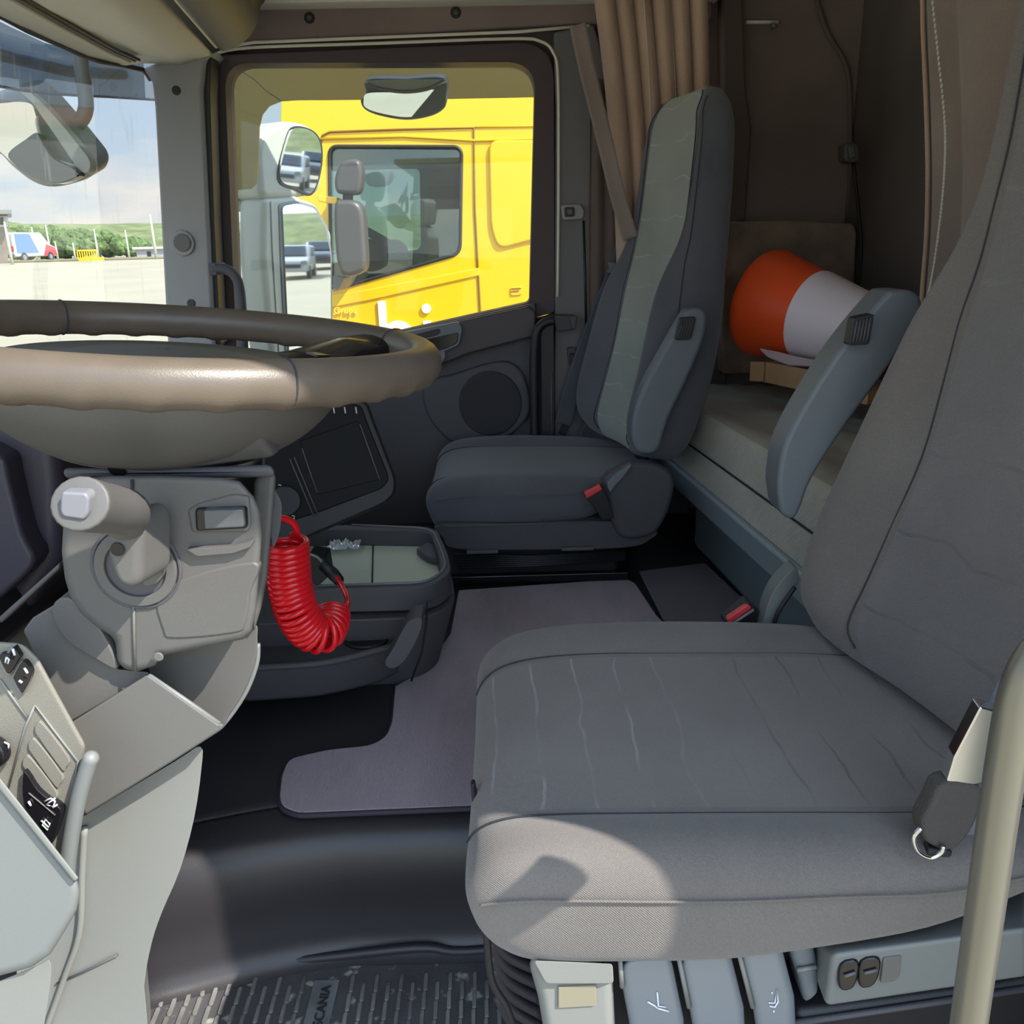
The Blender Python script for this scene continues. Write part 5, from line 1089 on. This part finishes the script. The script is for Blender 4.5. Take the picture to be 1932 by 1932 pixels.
strap('webbing_return', [(1196, 470), (1160, 590), (1126, 660), (1092, 740), (1060, 820)], .02, [2.245] * 5, mat('dark_webbing', (52, 56, 64), .8), pb2)
strap('lower_webbing', [(1104, 796), (1090, 826), (1072, 856)], .014, [2.24] * 3, webbing, pb2)
prism('belt_slider', ys(r2([(1146, 494), (1170, 496), (1174, 506), (1172, 520), (1146, 514), (1150, 504)], 3), 2.212), (0, .02, 0), plastic_blue, pb2, .003)

# ================================================================== BUNK AND SLEEPER
bk0 = PY(1240, 850, 2.2); zb = bk0.z; bk1 = PZ(1490, 1060, zb); dd = (bk1 - bk0) / (bk0.y - bk1.y)
def foot(extra=0, y0=.50, y1=2.27, back=.885):
    a = bk0 + dd * (bk0.y - y1); b = bk0 + dd * (bk0.y - y0); s = Vector((extra, 0, 0)); a = a + s; b = b + s
    return a, b, Vector((back, b.y, 0)), Vector((back, a.y, 0))
def slab(name, z0, z1, m, par, extra=0, bev=.01, back=.885, y0=.5, seg=4):
    q = foot(extra, y0, 2.27, back); return prism(name, [Vector((p.x, p.y, z0)) for p in q], (0, 0, z1 - z0), m, par, bev, seg)
z1 = PY(1240, 797, 2.2).z; z2 = PY(1256, 735, 2.2).z
bb = empty('bunk_storage_box', (.6, 1.4, .2)); tag(bb, 'blue-grey storage box carrying the bunk behind the seats', 'storage box')
slab('bunk_frame', zb - .055, zb, mat('bunk_frame_plastic', (138, 150, 156), .45), bb, -.004, .006)
slab('frame_edge', zb - .006, zb + .004, mat('blue_trim_highlight', (170, 182, 190), .35), bb, -.008, .003)  # blue trim edge in a paler colour, painting its highlight
bs0 = PY(1305, 935, 2.0)
q = [Vector((p.x, p.y, .2)) for p in foot(.045, .5, 2.02)]
prism('box_front', q, (0, 0, zb - .055 - .2), mat('storage_box_plastic', (112, 126, 132), .5), bb, .02, 4)
sm0, sm1, _a, _b = foot(.0005, .5)
bu = empty('bunk_mattress', (.6, 1.4, .45)); tag(bu, 'lower layer of the ribbed grey bunk mattress on the storage box', 'mattress')
mz_ = slab('mattress', zb + .004, z1, bunkcloth, bu, .0, .008)
tube('layer_seam', [Vector((p.x + .001, p.y, z1)) for p in (sm0, sm1)], .0022, seam_m, mz_, 6)
b2_ = empty('bunk_cushion', (.6, 1.4, .52)); tag(b2_, 'upper layer of the bunk mattress with a creased worn top shaded darker', 'mattress')
qf = foot(.004, .5, 2.26); n_ = 60; rows = []
for i in range(n_ + 1):
    t = i / n_; A = qf[0].lerp(qf[1], t); B = qf[3].lerp(qf[2], t); r = [Vector((A.x, A.y, z1 + .001)), Vector((A.x, A.y, z2 - .028)), Vector((A.x + .003, A.y, z2 - .012)), Vector((A.x + .012, A.y, z2 - .002))]
    for j in range(1, 26):
        p = A.lerp(B, .05 + .95 * j / 25); w_ = noise.noise(Vector((p.x * 9, p.y * 5, 0))) * .012 + abs(noise.noise(Vector((p.x * 22 + p.y * 6, p.y * 26, 4)))) * -.014
        fade = min(1, j / 5); r.append(Vector((p.x, p.y, z2 + w_ * fade)))
    r.append(Vector((B.x, B.y, z1 + .001)))
    rows.append(r)
mo = sheet('cushion', rows, bunkcloth, b2_); mo.data.materials.append(bunktop)
for p in mo.data.polygons:
    if p.normal.z > .75 or p.normal.z < -.75: p.material_index = 1

# folded felt panel standing behind the cone
fp = prism('felt_panel', [PY(a, b, 2.22) for a, b in r2([(1366, 418), (1500, 416), (1612, 422), (1618, 440), (1608, 640), (1604, 700), (1362, 706)], 8)], (0, .06, 0), felt_box, None, .014); tag(fp, 'mottled brown felt covered panel standing at the end of the bunk behind the cone', 'panel')
struct(prism('trim_6', ys([(1362, -60), (1400, -60), (1410, 180), (1420, 240), (1408, 420), (1392, 420), (1380, 600), (1370, 760), (1330, 760), (1345, 500), (1366, 300)], 2.28), (0, .05, 0), felt_d, bevel=.01))
sp_ = tube('wall_seam', smoothc(ys([(1535, -20), (1560, 60), (1590, 110), (1602, 160), (1604, 300), (1600, 430)], 2.33), 5, False), .006, mat('seam_felt', (112, 100, 98), .9)); struct(sp_); sp_.name = 'trim_7'
hk2 = empty('wall_rail', PY(1440, 42, 2.3)); tag(hk2, 'short white rail with a small hook high on the sleeper wall', 'rail')
tube('rail', ys([(1408, 42), (1468, 42)], 2.32), .0045, mat('white_rail', (240, 240, 235), .4), hk2, 8); prism('rail_hook', ys([(1456, 42), (1464, 42), (1463, 52), (1457, 52)], 2.31), (0, .015, 0), plastic_pale, hk2, .002)
sw2 = empty('reading_lamp_switch', PY(1607, 288, 2.2)); tag(sw2, 'small grey knob shaped lamp fitting on the dark sleeper back wall', 'fitting')
prism('switch_body', ys(r2([(1593, 272), (1608, 267), (1622, 272), (1624, 300), (1612, 308), (1594, 304)], 6), 2.16), (0, .05, 0), plastic_col, sw2, .006)
prism('switch_cap', ys(r2([(1600, 276), (1612, 273), (1616, 296), (1604, 300)], 4), 2.155), (0, .01, 0), plastic_mid, sw2, .003)
cbl = tube('wall_cable', smoothc(ys([(1610, 306), (1618, 380), (1625, 470), (1618, 560)], 2.2), 5, False), .004, plastic_black); tag(cbl, 'thin dark cable running down the sleeper wall under the lamp fitting', 'cable')

# cardboard tray, film and cone
ctb = z2 + .002
cb_ = empty('cardboard_tray', PZ(1500, 735, ctb)); tag(cb_, 'flat open brown cardboard box on the bunk under the cone', 'box')
pA = PY(1424, 722, 1.86); pB = PY(1600, 752, 1.62); zc0 = max(ctb + .002, min(pA.z, pB.z))
A_ = Vector((pA.x + .02, pA.y, zc0)); B_ = Vector((pB.x, pB.y, zc0)); dv = (B_ - A_).normalized(); pv = Vector((dv.y, -dv.x, 0)) * -1
if pv.y < 0: pv = -pv
prism('tray_front', [A_, B_ + dv * .05, B_ + dv * .05 + Vector((0, 0, .045)), A_ + Vector((0, 0, .045))], pv * .004, card, cb_, .001)
prism('tray_bottom', [A_, B_ + dv * .05, B_ + dv * .05 + pv * .22, A_ + pv * .22], (0, 0, .003), card, cb_, .001)
prism('tray_side', [A_, A_ + pv * .22, A_ + pv * .22 + Vector((0, 0, .045)), A_ + Vector((0, 0, .045))], dv * .004, card, cb_, .001)
prism('tray_flap', [A_ + Vector((0, 0, .002)), A_ + Vector((-.035, -.012, .006)), A_ + Vector((-.036, -.012, .048)), A_ + Vector((0, 0, .045))], pv * .003, card, cb_, .001)
tube('tray_fold', [A_ - pv * .001, A_ + Vector((0, 0, .045)) - pv * .001], .0012, mat('dark_card', (140, 110, 80), .9), cb_, 6)
pf = [PY(a, b, y) for a, b, y in [(1434, 657, 1.86), (1470, 664, 1.84), (1500, 672, 1.82), (1544, 680, 1.8), (1536, 690, 1.79), (1490, 688, 1.8), (1450, 672, 1.84)]]
pfo = prism('packaging_film', pf, (0, .002, -.003), paper, None, .0005); tag(pfo, 'torn white plastic film with print sticking out of the cardboard box', 'film')
# traffic cone: wide end to the left and away, narrow end towards the driver seat
CYc = 1.98
ca = PY(1452, 574, CYc); cbn = PY(1672, 634, 1.74); axv = (cbn - ca); Lc = axv.length; axn = axv.normalized()
Rb = .118; Rt = .062
cn = empty('traffic_cone', ca); tag(cn, 'orange and white traffic cone lying on its side on the bunk', 'traffic cone')
def cr_(s): return Rb + (Rt - Rb) * s
lathe('cone_body', [(Rb * .90, -.02), (Rb * 1.0, -.012), (Rb * 1.02, 0), (Rb * 1.0, .01), (cr_(.33), Lc * .33), (cr_(1.0), Lc), (cr_(1.05), Lc + .02), (.03, Lc + .024)], ca, axn, orange, cn, 64)
lathe('reflective_sleeve', [(cr_(.40) * 1.0, Lc * .402), (cr_(.40) * 1.018, Lc * .404)] + [(cr_(.40 + .60 * k / 30) * 1.018 + (.0006 if k % 2 else 0), Lc * (.404 + .57 * k / 30)) for k in range(1, 31)] + [(cr_(1.0), Lc * .97)], ca, axn, conewhite, cn, 64)

# ================================================================== CURTAINS
def curtain(name, label, tops, bots, Yt, Yb_, folds, amp, m, n=90, nv=26, stitch=(), sharp=1.0, mid=None):
    root = empty(name, PY(*tops[0], Yt)); tag(root, label, 'curtain')
    rows = []
    for i in range(nv + 1):
        v = i / nv; r = []
        for j in range(n + 1):
            u = j / n
            a = (tops[0][0] + (tops[1][0] - tops[0][0]) * u, tops[0][1] + (tops[1][1] - tops[0][1]) * u); b = (bots[0][0] + (bots[1][0] - bots[0][0]) * u, bots[0][1] + (bots[1][1] - bots[0][1]) * u)
            px = a[0] + (b[0] - a[0]) * v; py = a[1] + (b[1] - a[1]) * v
            if mid: px += mid(u, v)
            ph = u * folds * 2 * math.pi + .5 * math.sin(v * 3 + u * 4)
            p = PY(px, py, Yt + (Yb_ - Yt) * v); s = math.sin(ph); s = math.copysign(abs(s) ** sharp, s)
            r.append(p + Vector((.35 * amp * math.cos(ph * 1.0), amp * s, 0)))
        rows.append(r)
    o = sheet('curtain_cloth', rows, m, root, thick=.0016)
    for u in stitch:
        j = int(u * n); tube('stitching', [rows[i][j] + Vector((0, -.003, 0)) for i in range(nv + 1)], .0009, stitch_m, root, 6)
    return rows
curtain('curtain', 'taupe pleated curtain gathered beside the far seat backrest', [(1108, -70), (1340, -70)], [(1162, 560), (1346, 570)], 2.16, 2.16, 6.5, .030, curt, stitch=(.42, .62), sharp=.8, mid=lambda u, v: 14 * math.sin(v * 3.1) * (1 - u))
def edge_strip(name, label, px, Y, wd_, m):
    root = empty(name, PY(*px[0], Y)); tag(root, label, 'curtain')
    strap('curtain_flap', px, wd_, Y, m, root, .003); return root
edge_strip('curtain_edge', 'narrow hanging front flap of the taupe curtain by the far door post', [(1090, 46), (1108, 130), (1140, 260), (1166, 370), (1190, 450)], 2.08, .036, curt_r)
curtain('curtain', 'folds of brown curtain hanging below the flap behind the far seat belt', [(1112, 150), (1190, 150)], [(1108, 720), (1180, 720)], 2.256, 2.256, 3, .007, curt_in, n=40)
# driver's side curtain behind the nearest backrest, a real hanging sheet running across the cab
dc = empty('curtain', (.66, 1.2, 1.2)); tag(dc, 'grey brown curtain with a dotted stitched hem behind the nearest seat backrest', 'curtain')
XC = .70
edge_px = [(1742, -60), (1744, 60), (1750, 200), (1753, 330), (1750, 450), (1741, 570), (1738, 700)]
ep = smoothc([PX(a, b, XC) for a, b in edge_px], 4, False); rows = []
for p in ep:
    r = []
    for j in range(71):
        t = j / 70; y_ = p.y - .75 * t
        fold = .022 * math.sin(t * 21) * min(1, t * 9)
        r.append(Vector((XC + fold + (.012 if j == 0 else 0), y_, p.z)))
    rows.append(r)
sheet('curtain_cloth', rows, curt_r, dc, thick=.002)
for i in range(len(ep) - 1):
    for k in range(2):
        p = ep[i].lerp(ep[i + 1], k / 2)
stp = smoothc([PX(a, b, XC - .004) for a, b in [(1762, -40), (1776, 90), (1790, 230), (1789, 330), (1778, 440), (1762, 540), (1750, 575)]], 14, False)
bmx = bmesh.new()
for i in range(0, len(stp) - 1):
    mtx = Matrix.Translation(stp[i] + Vector((-.006, 0, 0))) @ Matrix.Diagonal((.0022, .0030, .0048, 1))
    bmesh.ops.create_icosphere(bmx, subdivisions=1, radius=1, matrix=mtx)
me = bpy.data.meshes.new('dotted_stitching'); bmx.to_mesh(me); bmx.free(); fin(bpy.data.objects.new('dotted_stitching', me), dc, stitch_m)
tube('hem', [p + Vector((-.002, 0, 0)) for p in ep], .004, curt, dc, 8)
